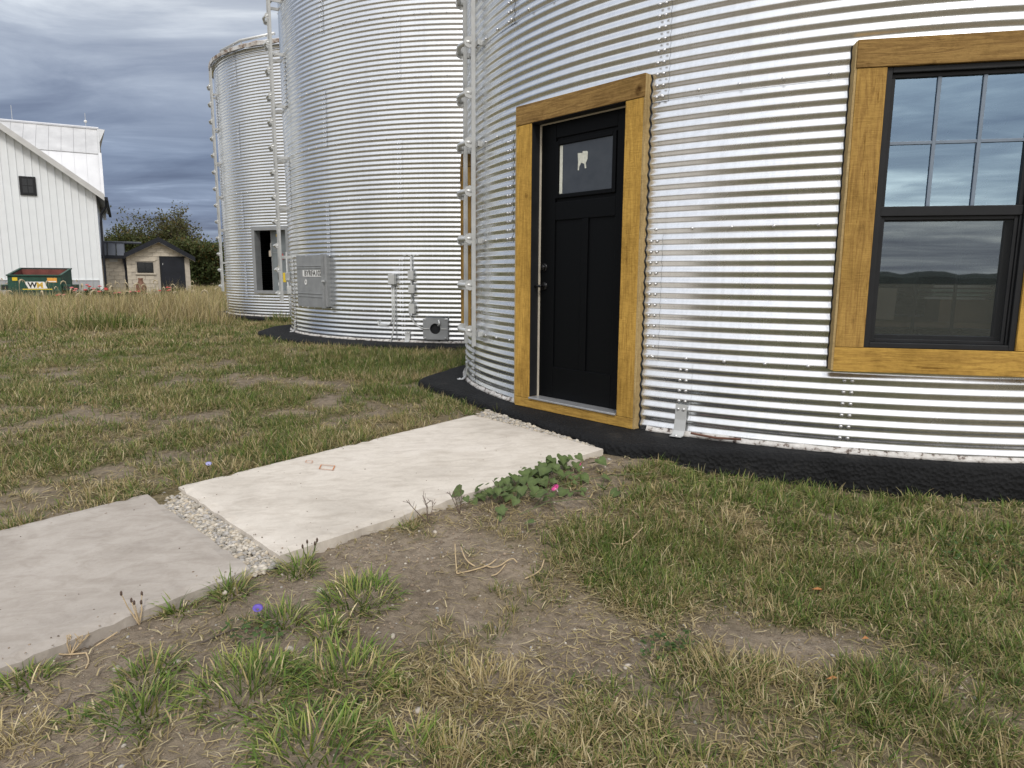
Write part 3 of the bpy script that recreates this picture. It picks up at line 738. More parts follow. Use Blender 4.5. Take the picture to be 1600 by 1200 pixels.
# torn scrap of paper on the glass
pv = [(-.075,.865),(-.03,.860),(-.028,.872),(.012,.868),(.02,.862),(.018,.815),(.003,.79),(.008,.755),(-.004,.752),(-.012,.785),(-.04,.795),(-.058,.77),(-.062,.745),(-.072,.748),(-.07,.80)]
MB().prism([(x,DY+.0034,z+.005) for x,z in pv], (0,-.001,0)).build('paper_scrap', M['paper'], door, FD)
dp('jamb', -.470,-.4575,-.93,1.115, .086,.17,'black_trim',.001); dp('jamb', .4615,.470,-.93,1.115,.086,.17,'black_trim',.001)
dp('jamb', -.4565,-.430,-.93,1.114,.0862,.094,'weather',.001)
dp('head_jamb', -.4565,.4605,1.132,1.160,.086,.17,'black_trim',.001)
dp('head_strip', -.428,.4605,1.104,1.114,.0862,.094,'weather',.001)
dp('reveal', -.4468,-.4440,-.92,1.114,.006,.0855,'black_trim',.0005); dp('reveal', -.443,.4275,1.1125,1.1165,.004,.0855,'black_trim',.0005); dp('reveal', .4245,.4275,-.92,1.112,.006,.0855,'black_trim',.0005)
dp('threshold', -.4435,.424,-.9365,-.921,-.010,.112,'alu',.004)
def knob(z, lever):
    Mk = FD @ Matrix.Translation((-.390,DY,z)) @ Matrix.Rotation(math.pi/2,4,'X')
    m = MB().lathe([(.0,.012),(.026,.012),(.031,.006),(.032,0)], 18)
    if lever:
        m.lathe([(.012,.010),(.012,.045)], 12); m.tube([(.012,0,.048),(-.03,.0,.052),(-.072,-.004,.050),(-.105,-.006,.044)], [.011,.010,.009,.007], 8)
    else: m.lathe([(0,.030),(.017,.030),(.021,.025),(.022,.010)], 16)
    m.build('door_handle' if lever else 'deadbolt', M['black_hw'], door, Mk, True)
knob(-.068, True); knob(.072, False)
# window
def window_unit(Fm, root, xl, xr, zb, zt, zm, full=True):
    win = MB()
    fw_ = .030
    for d_ in ((xl,xl+fw_,zb,zt),(xr-fw_,xr,zb,zt),(xl+fw_,xr-fw_,zb,zb+fw_),(xl+fw_,xr-fw_,zt-fw_,zt)): win.box(d_[0],d_[1],.012,.150,d_[2],d_[3])
    me = win.mesh('window', M['black_trim']); bevel_mesh(me, .004); w = obj('window', me, root, Fm)
    def b(name, x0,x1,z0,z1,y0,y1,mat,bv=.003): return bbox(name,(x0,x1,y0,y1,z0,z1),M[mat],w,Fm,bv)
    a0,a1 = xl+fw_+.001, xr-fw_-.001
    # upper sash (outer), lower sash further in with an insect screen
    s = .022
    b('sash_rail',a0,a1,zt-fw_-s,zt-fw_-.001,.035,.075,'black_trim'); b('meeting_rail',a0,a1,zm-.030,zm+.022,.026,.078,'black_trim')
    b('sash_stile',a0,a0+s,zm+.023,zt-fw_-s-.001,.035,.075,'black_trim'); b('sash_stile',a1-s,a1,zm+.023,zt-fw_-s-.001,.035,.075,'black_trim')
    gx0,gx1,gz0,gz1 = a0+s, a1-s, zm+.0225, zt-fw_-s-.0005
    MB().add([(gx0,.052,gz0),(gx1,.052,gz0),(gx1,.052,gz1),(gx0,.052,gz1)],[(0,1,2,3)]).build('pane', M['glass'], w, Fm)
    for k in (1,2): x = lerp(gx0,gx1,k/3); b('muntin',x-.009,x+.009,gz0,gz1,.040,.049,'muntin',.001)
    for k in range(3):
        b('muntin',lerp(gx0,gx1,k/3)+(.0095 if k else 0),lerp(gx0,gx1,(k+1)/3)-(.0095 if k<2 else 0),(gz0+gz1)/2-.008,(gz0+gz1)/2+.008,.0405,.0485,'muntin',.001)
    s2 = .040; L0,L1,B0,B1 = a0+.012, a1-.012, zb+fw_+.001, zm-.031
    for d_ in ((a0,a0+.011,B0,B1),(a1-.011,a1,B0,B1)): b('track',*d_,.030,.120,'black_trim',.001)
    b('sash_rail',L0,L1,B0,B0+s2,.085,.120,'black_trim'); b('sash_rail',L0,L1,B1-s2*.6,B1,.085,.120,'black_trim')
    b('sash_stile',L0,L0+s2*.75,B0+s2+.001,B1-s2*.6-.001,.085,.120,'black_trim'); b('sash_stile',L1-s2,L1,B0+s2+.001,B1-s2*.6-.001,.085,.120,'black_trim')
    gx0,gx1,gz0,gz1 = L0+s2*.75, L1-s2, B0+s2, B1-s2*.6
    MB().add([(gx0,.100,gz0),(gx1,.100,gz0),(gx1,.100,gz1),(gx0,.100,gz1)],[(0,1,2,3)]).build('pane', M['glass_low'], w, Fm)
    for k in (1,2): x = lerp(gx0,gx1,k/3); b('muntin',x-.009,x+.009,gz0,gz1,.106,.114,'black_trim',.001)
    MB().add([(L0+.01,.046,B0+.01),(L1-.01,.046,B0+.01),(L1-.01,.046,B1-.01),(L0+.01,.046,B1-.01)],[(0,1,2,3)]).build('insect_screen', M['screen'], w, Fm)
    for d_ in ((L0,L0+.018,B0,B1),(L1-.018,L1,B0,B1),(L0+.0185,L1-.0185,B0,B0+.018),(L0+.0185,L1-.0185,B1-.018,B1)): b('screen_frame',*d_,.040,.054,'black_trim',.002)
    return w
wl,wr,wb,wt = -.4215,.336,-.382,1.114
win1 = window_unit(FW, bin1, wl, wr, wb, wt, .372)
tb((-.572,wl-.001,0,.10,wb+.001,wt-.001), 'wood_mid_z', FW, bin1); tb((wr+.001,.484,0,.10,wb+.001,wt-.001), 'wood_z', FW, bin1)
tb((-.578,.494,-.006,.10,wt+.001,1.256), 'wood_dark_x', FW, bin1); tb((-.574,.488,0,.10,-.521,wb-.001), 'wood_x', FW, bin1)
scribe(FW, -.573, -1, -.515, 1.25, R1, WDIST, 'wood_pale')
# second window on the far left flank, seen almost edge-on behind the ladder
WAZ2 = R_(-175); FV = frame(*C1, WAZ2, 3.70, Z0)
for d_, mt in (((-.55,-.42,0,.10,-.38,1.0),'wood_mid_z'),((.42,.55,0,.10,-.38,1.0),'wood_mid_z'),((-.56,.56,-.004,.10,1.001,1.14),'wood_dark_x'),((-.55,.55,0,.10,-.52,-.381),'wood_x')): tb(d_, mt, FV, bin1)
w2 = bbox('window', (-.419,.419,.02,.09,-.379,.999), M['black_trim'], bin1, FV, .004); bbox('pane', (-.37,.37,.016,.0195,-.33,.95), M['dark_glass'], w2, FV, .0005)
ladder(bin1, C1, R1, -163, -.62+Z0, 4.9+Z0, .060)
anchor(bin1, C1, R1, -124.3, ZB); anchor(bin1, C1, R1, -169.5, ZB)
# floor and things stored inside, seen through the lower sash
fl = MB().lathe([(0,ZB+.06),(R1-.03,ZB+.06)], 40, Matrix.Translation((*C1,0))); fl.build('floor', plain('dark_floor',(.12,.11,.10),.8), bin1, Matrix.Identity(4))
def inside(name, x0,x1,z0,z1,y0,y1,mat,label,cat,tilt=0):
    Mi = FW @ Matrix.Translation((0,y0,z0)) @ Matrix.Rotation(tilt,4,'Y'); 
    me = MB().box(x0,x1,0,y1-y0,0,z1-z0).mesh(name,M[mat]); bevel_mesh(me,.004); return tag(obj(name,me,None,Mi),label,cat)
tbl = empty('work_table', FW @ Vector((0,.6,-.60)), 'dark work table just inside the window of the near bin', 'table')
zt_ = -.245
me = MB().box(-.75,.85,.22,.85,zt_-.03,zt_).mesh('table_top', M['brown_box']); obj('table_top', me, tbl, FW)
for x in (-.72,.82):
    for y in (.25,.82): obj('leg', MB().box(x-.02,x+.02,y-.02,y+.02,ZB+.06-Z0,zt_-.031).mesh('leg', M['black_trim']), tbl, FW)
inside('tan_board', -.36,-.20,zt_,-.06,.26,.28,'tan_board','tan board standing inside the window at the left of the lower pane','board',R_(2))
inside('cardboard_box', .05,.33,zt_,-.115,.30,.52,'brown_box','brown cardboard box inside the window, under the stacked pale boards','box')
for k,(x0,x1,z,mt,lb) in enumerate(((-.04,.28,-.114,'sign_white','white board at the bottom of the stack inside the window'),(.0,.30,-.094,'green_board','pale green board second from the bottom of the stack inside the window'),(-.01,.31,-.070,'green_board','pale green board third from the bottom of the stack inside the window'),(.0,.30,-.046,'sign_white','white board on top of the stack inside the window'))):
    inside('stored_board', x0,x1,z,z+.014,.28,.50,mt,lb,'board')['group'] = 'boards stacked inside the window'
# rusty rod lying at the foot of the sheet
pa, pb = [Vector((C1[0]+(R1+.05)*math.cos(R_(a)), C1[1]+(R1+.05)*math.sin(R_(a)), ZB+.020)) for a in (-123,-118.2)]
rod = MB().tube([pa+Vector((0,0,.012)), lerp(pa,pb,.5), pb+Vector((0,0,.010))], .0075, 8).build('steel_rod', M['rust']); tag(rod, 'short rusty steel rod lying along the foot of the sheet by the white bracket', 'rod')

# ---- second bin with hatch
bin2 = build_bin('grain_bin', C2, R2, {-1:[-104.6-45*k for k in range(8)], 'even':[-105.0], 'odd':[-127.3]}, 'middle corrugated silver bin with grey hatch lettered BYRFA102', 5, 1.5, M['sheet_far'], None, -120.38, (-200,-60), ZB+.045)
ladder(bin2, C2, R2, -156, -.45+Z0, 5.0+Z0, .17, .15)
anchor(bin2, C2, R2, -151, ZB+.045, .20); anchor(bin2, C2, R2, -104.4, ZB+.045, .16)
HA, HB = R_(-145.6), R_(-128.6)
pA = Vector((C2[0]+(R2+.03)*math.cos(HA), C2[1]+(R2+.03)*math.sin(HA), 0)); pB = Vector((C2[0]+(R2+.085)*math.cos(HB), C2[1]+(R2+.085)*math.sin(HB), 0))
hd = (pB-pA); hw = hd.length; hd.normalize(); FH = Matrix(((hd.x,-hd.y,0,pA.x),(hd.y,hd.x,0,pA.y),(0,0,1,Z0),(0,0,0,1)))
hz0, hz1 = -.500, .322
hatch = bbox('access_hatch', (0,hw,0,.05,hz0,hz1), M['hatch'], bin2, FH, .006)
for z in (.115,.150,-.285,-.335): bbox('stiffener', (.01,hw-.06,-.008,.001,z-.006,z+.006), M['hatch'], hatch, FH, .003)
bbox('flange', (hw-.045,hw+.012,-.035,.055,hz0-.004,hz1+.004), M['hatch'], hatch, FH, .004)
bbox('latch', (hw-.02,hw+.05,-.045,-.02,-.10,-.07), M['galv'], hatch, FH, .003)
Fh2 = FH @ Matrix.Translation((hw,0,0))
bbox('side_plate', (.013,.055,-.01,.11,hz0+.02,hz1-.02), M['hatch'], hatch, FH @ Matrix.Translation((hw,.0,0)) @ Matrix.Rotation(R_(25),4,'Z'), .003)
hn = Vector((hd.y,-hd.x,0))
def hl(px, py): return FH.inverted() @ on_plane(px, py, FH @ Vector((0,-.005,0)), hn)
sa_, sb_ = hl(472.5,422), hl(506,432.5); sxm, szm = (sa_.x+sb_.x)/2, (sa_.z+sb_.z)/2; shw, shh = (sb_.x-sa_.x)/2, .052; stk = hl(478,440.5)
sgn = bbox('name_plate', (sxm-shw,sxm+shw,-.004,-.001,szm-shh,szm+shh), M['sign_white'], hatch, FH, .0005)
def text_mesh(name, s, size, mat, parent, Mt, sx=1.0, bold=0.0, fitw=None):
    cu = bpy.data.curves.new(name, 'FONT'); cu.body = s; cu.size = size; cu.align_x = 'CENTER'; cu.align_y = 'CENTER'; cu.extrude = .0006; cu.offset = bold
    o = bpy.data.objects.new(name, cu); C.objects.link(o); dg = bpy.context.evaluated_depsgraph_get()
    me = bpy.data.meshes.new_from_object(o.evaluated_get(dg)); bpy.data.objects.remove(o)
    xs_ = [v.co.x for v in me.vertices]
    if fitw: me.transform(Matrix.Translation((-(min(xs_)+max(xs_))/2,0,0))); sx = fitw/(max(xs_)-min(xs_))
    me.materials.clear(); me.materials.append(mat); me.transform(Matrix.Scale(sx,4,(1,0,0)))
    return obj(name, me, parent, Mt)
text_mesh('lettering', 'BYRFA102', .115, M['ink'], hatch, FH @ Matrix.Translation((sxm,-.0052,szm)) @ Matrix.Rotation(math.pi/2,4,'X'), 1, .0025, shw*2*.80)
st = MB().lathe([(0,.0),(.046,0),(.046,-.003)], 20, Matrix.Translation((stk.x,-.0045,stk.z)) @ Matrix.Rotation(-math.pi/2,4,'X')); st.build('round_sticker', M['sign_white'], hatch, FH)
MB().prism([(stk.x+a_,-.008,stk.z+b_) for a_,b_ in ((-.013,-.015),(.004,-.005),(.017,-.013),(.010,.015),(-.006,.017))], (0,-.0006,0)).build('sticker_print', M['ink'], hatch, FH)
def on2(az, dr, z): return Vector((C2[0]+(R2+dr)*math.cos(R_(az)), C2[1]+(R2+dr)*math.sin(R_(az)), z+Z0))
def cbox(name, az, z, w, h, d, parent): 
    return bbox(name, (-w/2,w/2,-d,.0,z-h/2,z+h/2), M['conduit'], parent, frame(*C2, R_(az), R2+.012, Z0), .006)
jb = cbox('junction_box', -107.9, -.045, .10, .15, .075, bin2)
MB().tube([on2(-108.15,.03,-.11), on2(-108.15,.03,-.60), on2(-108.4,.028,-.67), on2(-109,.026,-.71), on2(-110,.024,-.725), on2(-112.2,.022,-.725), on2(-112.3,.022,-.66)], .011, 8).build('conduit', M['conduit'], jb, Matrix.Identity(4), True)
MB().tube([on2(-107.65,.035,-.11), on2(-107.65,.035,-.62), on2(-107.9,.05,-.80), on2(-108.2,.12,-1.02)], .010, 8).build('conduit', M['conduit'], jb, Matrix.Identity(4), True)
cb = cbox('switch_box', -103.1, .015, .085, .13, .06, bin2)
cbox('switch_box', -103.0, -.185, .085, .12, .06, cb); cbox('switch_box', -102.9, -.47, .085, .14, .07, cb)
MB().tube([on2(-103.1,.035,.29), on2(-103.1,.035,-.52)], .013, 8).build('conduit', M['conduit'], cb, Matrix.Identity(4), True)
MB().tube([on2(-102.8,.05,-.34), on2(-103.5,.055,-.40), on2(-103.7,.05,-.50), on2(-103.3,.045,-.60), on2(-102.2,.04,-.70), on2(-100.8,.035,-.745), on2(-100.0,.03,-.75)], .010, 8).build('conduit', M['conduit'], cb, Matrix.Identity(4), True)
for az in (-102.4,-103.6,-104.8,-101.6): bbox('strap', (-.02,.02,-.010,0,.293,.305), M['conduit'], cb, frame(*C2, R_(az), R2+.014, Z0), .002)
lb = cbox('junction_box', -157.5, -.02, .09, .14, .07, bin2); cbox('junction_box', -155, -.25, .09, .14, .07, lb)
MB().tube([on2(-157.8,.05,.40), on2(-157.6,.05,-.10), on2(-155.2,.05,-.26), on2(-154.8,.04,-.70)], .014, 8).build('conduit', M['conduit'], lb, Matrix.Identity(4), True)
# outlet plate with a round hole, its dark depth painted by a shallow black cup
FP = frame(*C2, R_(-97.3), R2+.016, Z0)
m = MB(); n = 24; cxh, czh, rh_ = 0,-.755,.078; x0,x1,z0_,z1_ = -.182,.182,-.912,-.600
outer = []
for i in range(n):
    a = math.tau*(i+.5)/n; c, s = math.cos(a), math.sin(a); t = min((x1 if c>0 else -x0)/max(abs(c),1e-6), (z1_-czh if s>0 else czh-z0_)/max(abs(s),1e-6)); outer.append((c*t, s*t+czh))
for y in (-.045,-.035):
    m.v += [Vector((px_,y,pz_)) for px_,pz_ in outer]; m.v += [Vector((rh_*math.cos(math.tau*(i+.5)/n), y, czh+rh_*math.sin(math.tau*(i+.5)/n))) for i in range(n)]
for i in range(n):
    j = (i+1)%n; m.f += [(i,j,n+j,n+i), (2*n+i,3*n+i,3*n+j,2*n+j), (i,2*n+i,2*n+j,j), (n+i,n+j,3*n+j,3*n+i)]
plate = m.build('outlet_plate', M['hatch'], bin2, FP)
MB().lathe([(rh_,-.0),(rh_,.028),(0,.028)], 24, Matrix.Translation((0,-.036,czh)) @ Matrix.Rotation(-math.pi/2,4,'X')).build('hole_dark_cup', M['black_trim'], plate, FP)
bbox('plate_edge', (.1825,.190,-.045,.03,z0_,z1_), M['hatch'], plate, FP, .002); bbox('split_rib', (-.18,-.085,-.055,-.0455,czh-.006,czh+.006), M['galv'], plate, FP, .002); bbox('split_rib', (.085,.18,-.055,-.0455,czh-.006,czh+.006), M['galv'], plate, FP, .002)
MB().tube([(.055,-.055,czh+.13),(.072,-.07,czh+.075),(.045,-.06,czh+.045)], .014, 8).build('cable_gland', M['galv'], plate, FP, True)
obj('plate_bolts', bolts_mesh([(Vector((x,-.046,z)), Vector((0,-1,0))) for x in (-.15,.15) for z in (-.885,-.625)], M['bolt']), plate, FP)

# ---- third bin with open door
F3 = frame(*C3, R_(-112.6), R3*math.cos(R_(8.4))+.03, Z0)
hx = R3*math.sin(R_(8.4))
bin3 = build_bin('grain_bin', C3, R3, {'even':[-127.0], 'odd':[-104.0]}, 'farthest corrugated silver bin with open grey steel door and visible roof edge', 5, 1.5, M['sheet_far'], [(F3,(-hx,hx,-.405+Z0,1.105+Z0))], -120, (-200,-60), ZB+.03)
ladder(bin3, C3, R3, -151, -.42+Z0, 5.0+Z0, .10, .15)
fr = MB()
for d_ in ((-hx-.03,-hx+.06,-.43,1.13),(hx-.06,hx+.03,-.43,1.13),(-hx+.061,hx-.061,1.04,1.13),(-hx+.061,hx-.061,-.43,-.36)): fr.box(d_[0],d_[1],-.05,.14,d_[2],d_[3])
dfm = fr.build('door_frame', M['hatch'], bin3, F3)
FO = F3 @ Matrix.Translation((-.155,.16,0)) @ Matrix.Rotation(R_(4),4,'Z')
dr = bbox('inner_door', (0,.60,0,.04,-.37,1.05), M['door3'], dfm, FO, .005)
def d3(name, x0,x1,z0,z1,mat): bbox(name,(x0,x1,-.006,-.0005,z0,z1),M[mat],dfm,FO,.0005)
d3('sticker',.15,.22,.90,.96,'yellow'); d3('sticker',.17,.27,.18,.23,'yellow'); d3('sticker',.30,.38,-.16,.06,'yellow'); d3('label_plate',.155,.225,-.10,.05,'ink'); d3('sticker',.16,.27,-.24,-.17,'sign_white'); d3('door_seam',.01,.59,.53,.54,'hatch')
d3('edge_strip',.0,.02,-.36,1.04,'hatch')
MB().tube([(.01,-.03,.75),(.012,-.03,.45)], .008, 6).build('door_pull', M['galv'], dfm, FO); bbox('hanging_tag',(-.075,-.02,.0,.004,.44,.58),M['tan_board'],dfm,FO,.0005)
MB().tube([(.33,-.03,.50),(.36,-.04,.42),(.34,-.03,.37)], .014, 6).build('red_handle', M['red_tag'], dfm, FO)
# stiffening pipe standing on the roof edge and a rusty eave strip
m = MB(); 
for i in range(41):
    a = R_(-165+i*2.0)
    for dr_, dz in ((.11,-.075),(.12,.0),(.02,.055)): m.v.append(Vector((C3[0]+(R3+dr_)*math.cos(a), C3[1]+(R3+dr_)*math.sin(a), EAVE+dz+random.uniform(-.008,.008))))
for i in range(40):
    for j in range(2): m.f.append((i*3+j,i*3+j+1,i*3+j+4,i*3+j+3))
t = NT('rust_streaked_eave'); n_ = t.noise(t.world(), 3.2, 5, .7); t.set(base=t.ramp(n_, [(.40,(.20,.12,.07)),(.47,(.50,.46,.42)),(.6,(.74,.74,.73))]), rough=.6, metal=.2)
m.build('eave_strip', t.m, bin3, Matrix.Identity(4))
def on3(az, r, z): return Vector((C3[0]+r*math.cos(R_(az)), C3[1]+r*math.sin(R_(az)), z+Z0))
rp = MB().tube([on3(-138,R3+.02,5.24), on3(-124,R3-.03,5.31), on3(-108,R3-.10,5.35)], .035, 8).build('roof_pipe', M['galv'], bin3, Matrix.Identity(4), True)
for az, z in ((-138,5.24),(-124,5.31),(-111,5.345)):
    r = R3+.02 - (az+138)*.004; MB().tube([on3(az,r,z), on3(az,r-.02,5.16)], .02, 6).build('pipe_post', M['galv'], rp, Matrix.Identity(4))

# ------------------------------------------------------------------ white barn
w_ = Vector((.872,.49,0)).normalized(); n_b = Vector((w_.y,-w_.x,0)); GZ = -1.08+Z0
corner = at_y(160,437,34); corner.z = 0
FB = Matrix(((w_.x,-n_b.x,0,corner.x),(w_.y,-n_b.y,0,corner.y),(0,0,1,0),(0,0,0,1)))     # x right, y back, z up
barn = empty('white_barn', (corner.x,corner.y,GZ), 'white metal sided barn with gable end, dark square window and taller gambrel roof behind', 'barn')
def bl(px, py, y=0): P0 = FB @ Vector((0,y,0)); return FB.inverted() @ on_plane(px, py, P0, n_b)
ev = bl(155,301).z; slope = (bl(0,199).z-ev)/(-bl(0,199).x)
BW = 9.0
def rake(x): return ev + slope*min(-x, 2*BW+x)
wainz = bl(80,437).z
RIB = .29; x = -.12; wn = (bl(29,275), bl(58,306))
MB().prism([(-2*BW,.02,GZ),(0,.02,GZ),(0,.02,ev),(-BW,.02,rake(-BW)),(-2*BW,.02,ev)], (0,11,0)).build('barn_body', M['barn_white'], barn, FB)
while x > -11:
    x0 = x-RIB
    # a siding panel with its rib at the left edge
    m = MB(); zl, zr = rake(x0), rake(x)
    m.add([(x0+.012,0,wainz),(x-.012,0,wainz),(x-.012,0,zr),(x0+.012,0,zl),(x0+.012,.019,wainz),(x-.012,.019,wainz),(x-.012,.019,zr),(x0+.012,.019,zl)], [(0,1,2,3),(0,3,7,4),(1,5,6,2),(0,4,5,1)])
    m.add([(x-.012,0,wainz),(x-.007,-.036,wainz),(x+.007,-.036,wainz),(x+.012,0,wainz),(x-.012,0,zr),(x-.007,-.036,zr),(x+.007,-.036,zr),(x+.012,0,zr)], [(0,1,5,4),(1,2,6,5),(2,3,7,6)])
    m.build('siding_panel', M['barn_white'], barn, FB)
    m = MB().box(x0+.012,x-.012,-.006,.018,GZ,wainz-.03); m.add([(x-.012,-.006,GZ),(x-.006,-.026,GZ),(x+.006,-.026,GZ),(x+.012,-.006,GZ),(x-.012,-.006,wainz-.03),(x-.006,-.026,wainz-.03),(x+.006,-.026,wainz-.03),(x+.012,-.006,wainz-.03)], [(0,1,5,4),(1,2,6,5),(2,3,7,6)])
    m.build('wainscot_panel', M["barn_grey"], barn, FB); x -= RIB
bbox('drip_trim', (-11,.0,-.035,.0,wainz-.03,wainz+.02), M['barn_white'], barn, FB, .004)
bbox('corner_trim', (-.11,.03,-.036,.16,GZ,ev-.05), M['barn_white'], barn, FB, .004)
x0,x1,z0_,z1_ = wn[0].x,wn[1].x,wn[1].z,wn[0].z
bw = bbox('barn_window', (x0,x1,-.07,.0,z0_,z1_), M['black_trim'], barn, FB, .006)
for i in range(2):
    for j in range(2): bbox('pane', (lerp(x0+.10,x1-.10,i/2)+.015,lerp(x0+.10,x1-.10,(i+1)/2)-.015,-.076,-.0705,lerp(z0_+.09,z1_-.09,j/2)+.015,lerp(z0_+.09,z1_-.09,(j+1)/2)-.015), M['dark_glass'], bw, FB, .001)
# roof slab with overhang, rake trim
ov, oh = .42, .38
def rz(x): return ev + slope*(-x if x > -BW else 2*BW+x)
for s in (0,1):
    xa, xb = (oh, -BW) if s == 0 else (-2*BW-oh, -BW)
    za, zb = ev - slope*oh, ev + slope*BW
    m = MB().prism([(xa,-ov,za+.04),(xb,-ov,zb+.04),(xb,-ov,zb+.16),(xa,-ov,za+.16)], (0,11.5,0)); m.build('roof_slope', M['barn_roof'], barn, FB)
    m = MB().prism([(xa,-ov-.05,za-.12),(xb,-ov-.05,zb-.12),(xb,-ov-.05,zb+.19),(xa,-ov-.05,za+.19)], (0,.048,0)); m.build('rake_trim', M['trim_grey'], barn, FB)
gut = MB().box(oh+.002,oh+.14,-ov,11,ev-slope*oh-.10,ev-slope*oh+.06).build('gutter', M['black_roof'], barn, FB)
MB().tube([(oh+.06,-.2,ev-slope*oh-.08),(oh+.04,-.12,ev-slope*oh-.35),(.17,.0,ev-slope*oh-.75),(.14,.02,ev-slope*oh-1.2),(.13,.02,GZ)], .055, 8).build('downspout', M['black_roof'], barn, FB)
# gambrel roof behind
R1g = at_y(148,203,44); rl_ = FB.inverted() @ R1g
bk = bl(146,239,rl_.y-2.0); bz = bk.z; lo = bl(151,286,rl_.y-2.7).z; xr_ = rl_.x
zr_ = rl_.z; prof = [(-2.0,bz),(-3.5,bz-(bz-lo)*1.5/.7)]
MB().prism([(xr_-.05,rl_.y-3.4,GZ),(xr_-.05,rl_.y-3.4,prof[1][1]-.05),(xr_-.05,rl_.y-2.0,bz-.06),(xr_-.05,rl_.y,zr_-.06),(xr_-.05,rl_.y+2.0,bz-.06),(xr_-.05,rl_.y+3.4,prof[1][1]-.05),(xr_-.05,rl_.y+3.4,GZ)], (-22,0,0)).build('gambrel_body', M['barn_lower'], barn, FB)
k = 0; xx = xr_ + .12
while xx > xr_-16:
    xa = xx-.62; dz = .0
    MB().prism([(xx-.006,rl_.y,zr_+.02),(xx-.006,rl_.y-2.06,bz-.03),(xx-.006,rl_.y-2.06,bz-.05),(xx-.006,rl_.y,zr_-.02)], (-.608,0,0)).build('roof_panel', M['barn_roof'], barn, FB)
    MB().prism([(xx-.004,rl_.y-2.0,bz-.005),(xx-.004,rl_.y-3.5,prof[1][1]),(xx-.004,rl_.y-3.48,prof[1][1]-.03),(xx-.004,rl_.y-1.98,bz-.04)], (-.612,0,0)).build('roof_panel', M['barn_lower'], barn, FB)
    xx = xa; k += 1
MB().prism([(xr_+.12,rl_.y-2.1,bz-.14),(xr_+.12,rl_.y-2.1,bz+.0),(xr_+.12,rl_.y-.0,zr_+.10),(xr_+.12,rl_.y+2.1,bz),(xr_+.12,rl_.y+2.1,bz-.14),(xr_+.12,rl_.y,zr_-.10)], (.10,0,0)).build('verge_trim', M['trim_grey'], barn, FB)
MB().prism([(xr_+.122,rl_.y-2.15,bz-.12),(xr_+.122,rl_.y-2.15,bz+.02),(xr_+.122,rl_.y-3.6,prof[1][1]),(xr_+.122,rl_.y-3.6,prof[1][1]-.12)], (.16,0,0)).build('verge_trim', M['barn_lower'], barn, FB)
tipx = bl(164,206,rl_.y).x
MB().add([(xr_+.2,rl_.y-1.2,zr_-.95),(xr_+.2,rl_.y,zr_+.10),(tipx,rl_.y,zr_+.06),(xr_+.2,rl_.y+1.2,zr_-.95),(xr_+.2,rl_.y,zr_-.30)], [(0,1,2),(1,3,2),(0,2,4),(2,3,4)]).build('hay_hood', M['trim_grey'], barn, FB)
MB().tube([(xr_-8,rl_.y,zr_+.04),(xr_+.2,rl_.y,zr_+.10)], .08, 6).build('ridge_cap', M['barn_lower'], barn, FB)
for px_, ball in ((20,0),(134,1)):
    q = bl(px_,195,rl_.y); m = MB().tube([(q.x,rl_.y,zr_),(q.x,rl_.y,zr_+.95)], .014, 5)
    o = m.build('lightning_rod', M['galv'], barn, FB)
    if ball: MB().lathe([(.0,-.09),(.07,-.06),(.09,0),(.07,.06),(0,.09)], 10, Matrix.Translation((q.x,rl_.y,zr_+.45))).build('glass_ball', M['sign_white'], o, FB, True)
q = bl(152,219,rl_.y); MB().tube([(q.x,rl_.y-.1,q.z+.22),(q.x,rl_.y-.1,q.z-.12)], .05, 6).build('hay_hook', M['trim_grey'], barn, FB)

# ------------------------------------------------------------------ block shed
s0 = at_y(200,440,35.5); s0.z = 0
FS = Matrix(((w_.x,-n_b.x,0,s0.x),(w_.y,-n_b.y,0,s0.y),(0,0,1,0),(0,0,0,1)))
def sl(px, py, y=0): return FS.inverted() @ on_plane(px, py, FS @ Vector((0,y,0)), n_b)
shed = empty('block_shed', (s0.x,s0.y,GZ), 'small tan concrete block shed with black metal gable roof and black door', 'shed')
SW = sl(298,440).x; pk = sl(247,377); el, er = sl(198,401).z, sl(298,401).z; ez = (el+er)/2
dl, d_r = sl(250.5,402), sl(287.5,402); wtl, wbr = sl(213.5,409.5), sl(240,426)
MB().prism([(0,.03,GZ),(SW,.03,GZ),(SW,.03,ez),(pk.x,.03,pk.z),(0,.03,ez)], (0,4.5,0)).build('wall', M['mortar'], shed, FS)
bmesh_b = MB().box(-.193,.193,0,.028,-.094,.094).mesh('block', M['block']); bevel_mesh(bmesh_b, .006, 1)
half_b = MB().box(-.093,.093,0,.028,-.094,.094).mesh('block', M['block'])
def top_at(x): return ez + (pk.z-ez)*(x/pk.x if x < pk.x else (SW-x)/(SW-pk.x))
row = 0; z = GZ+.1
while z < pk.z-.1:
    x = .2 if row % 2 == 0 else .0
    while x < SW+.05:
        xa, xb = max(x-.193,.0), min(x+.193,SW)
        if xb-xa > .12 and min(top_at(xa),top_at(xb)) > z+.06 and not (xb > dl.x-.02 and xa < d_r.x+.02 and z < dl.z+.05) and not (xb > wtl.x-.02 and xa < wbr.x+.02 and wbr.z-.10 < z < wtl.z+.06):
            place(bpy.data.objects.new('block', bmesh_b if xb-xa > .3 else half_b), shed, FS @ Matrix.Translation(((xa+xb)/2,0,z)))
        x += .4
    z += .2; row += 1
bbox('lintel', (wtl.x-.12,wbr.x+.12,-.004,.03,wtl.z+.05,wtl.z+.2), M['block'], shed, FS, .005)
bbox('window_sill', (wtl.x-.10,wbr.x+.10,-.05,.03,wbr.z-.10,wbr.z-.03), M['block'], shed, FS, .005)
sw_ = bbox('shed_window', (wtl.x,wbr.x,-.012,.05,wbr.z,wtl.z), M['black_trim'], shed, FS, .005)
mid = (wtl.x+wbr.x)/2
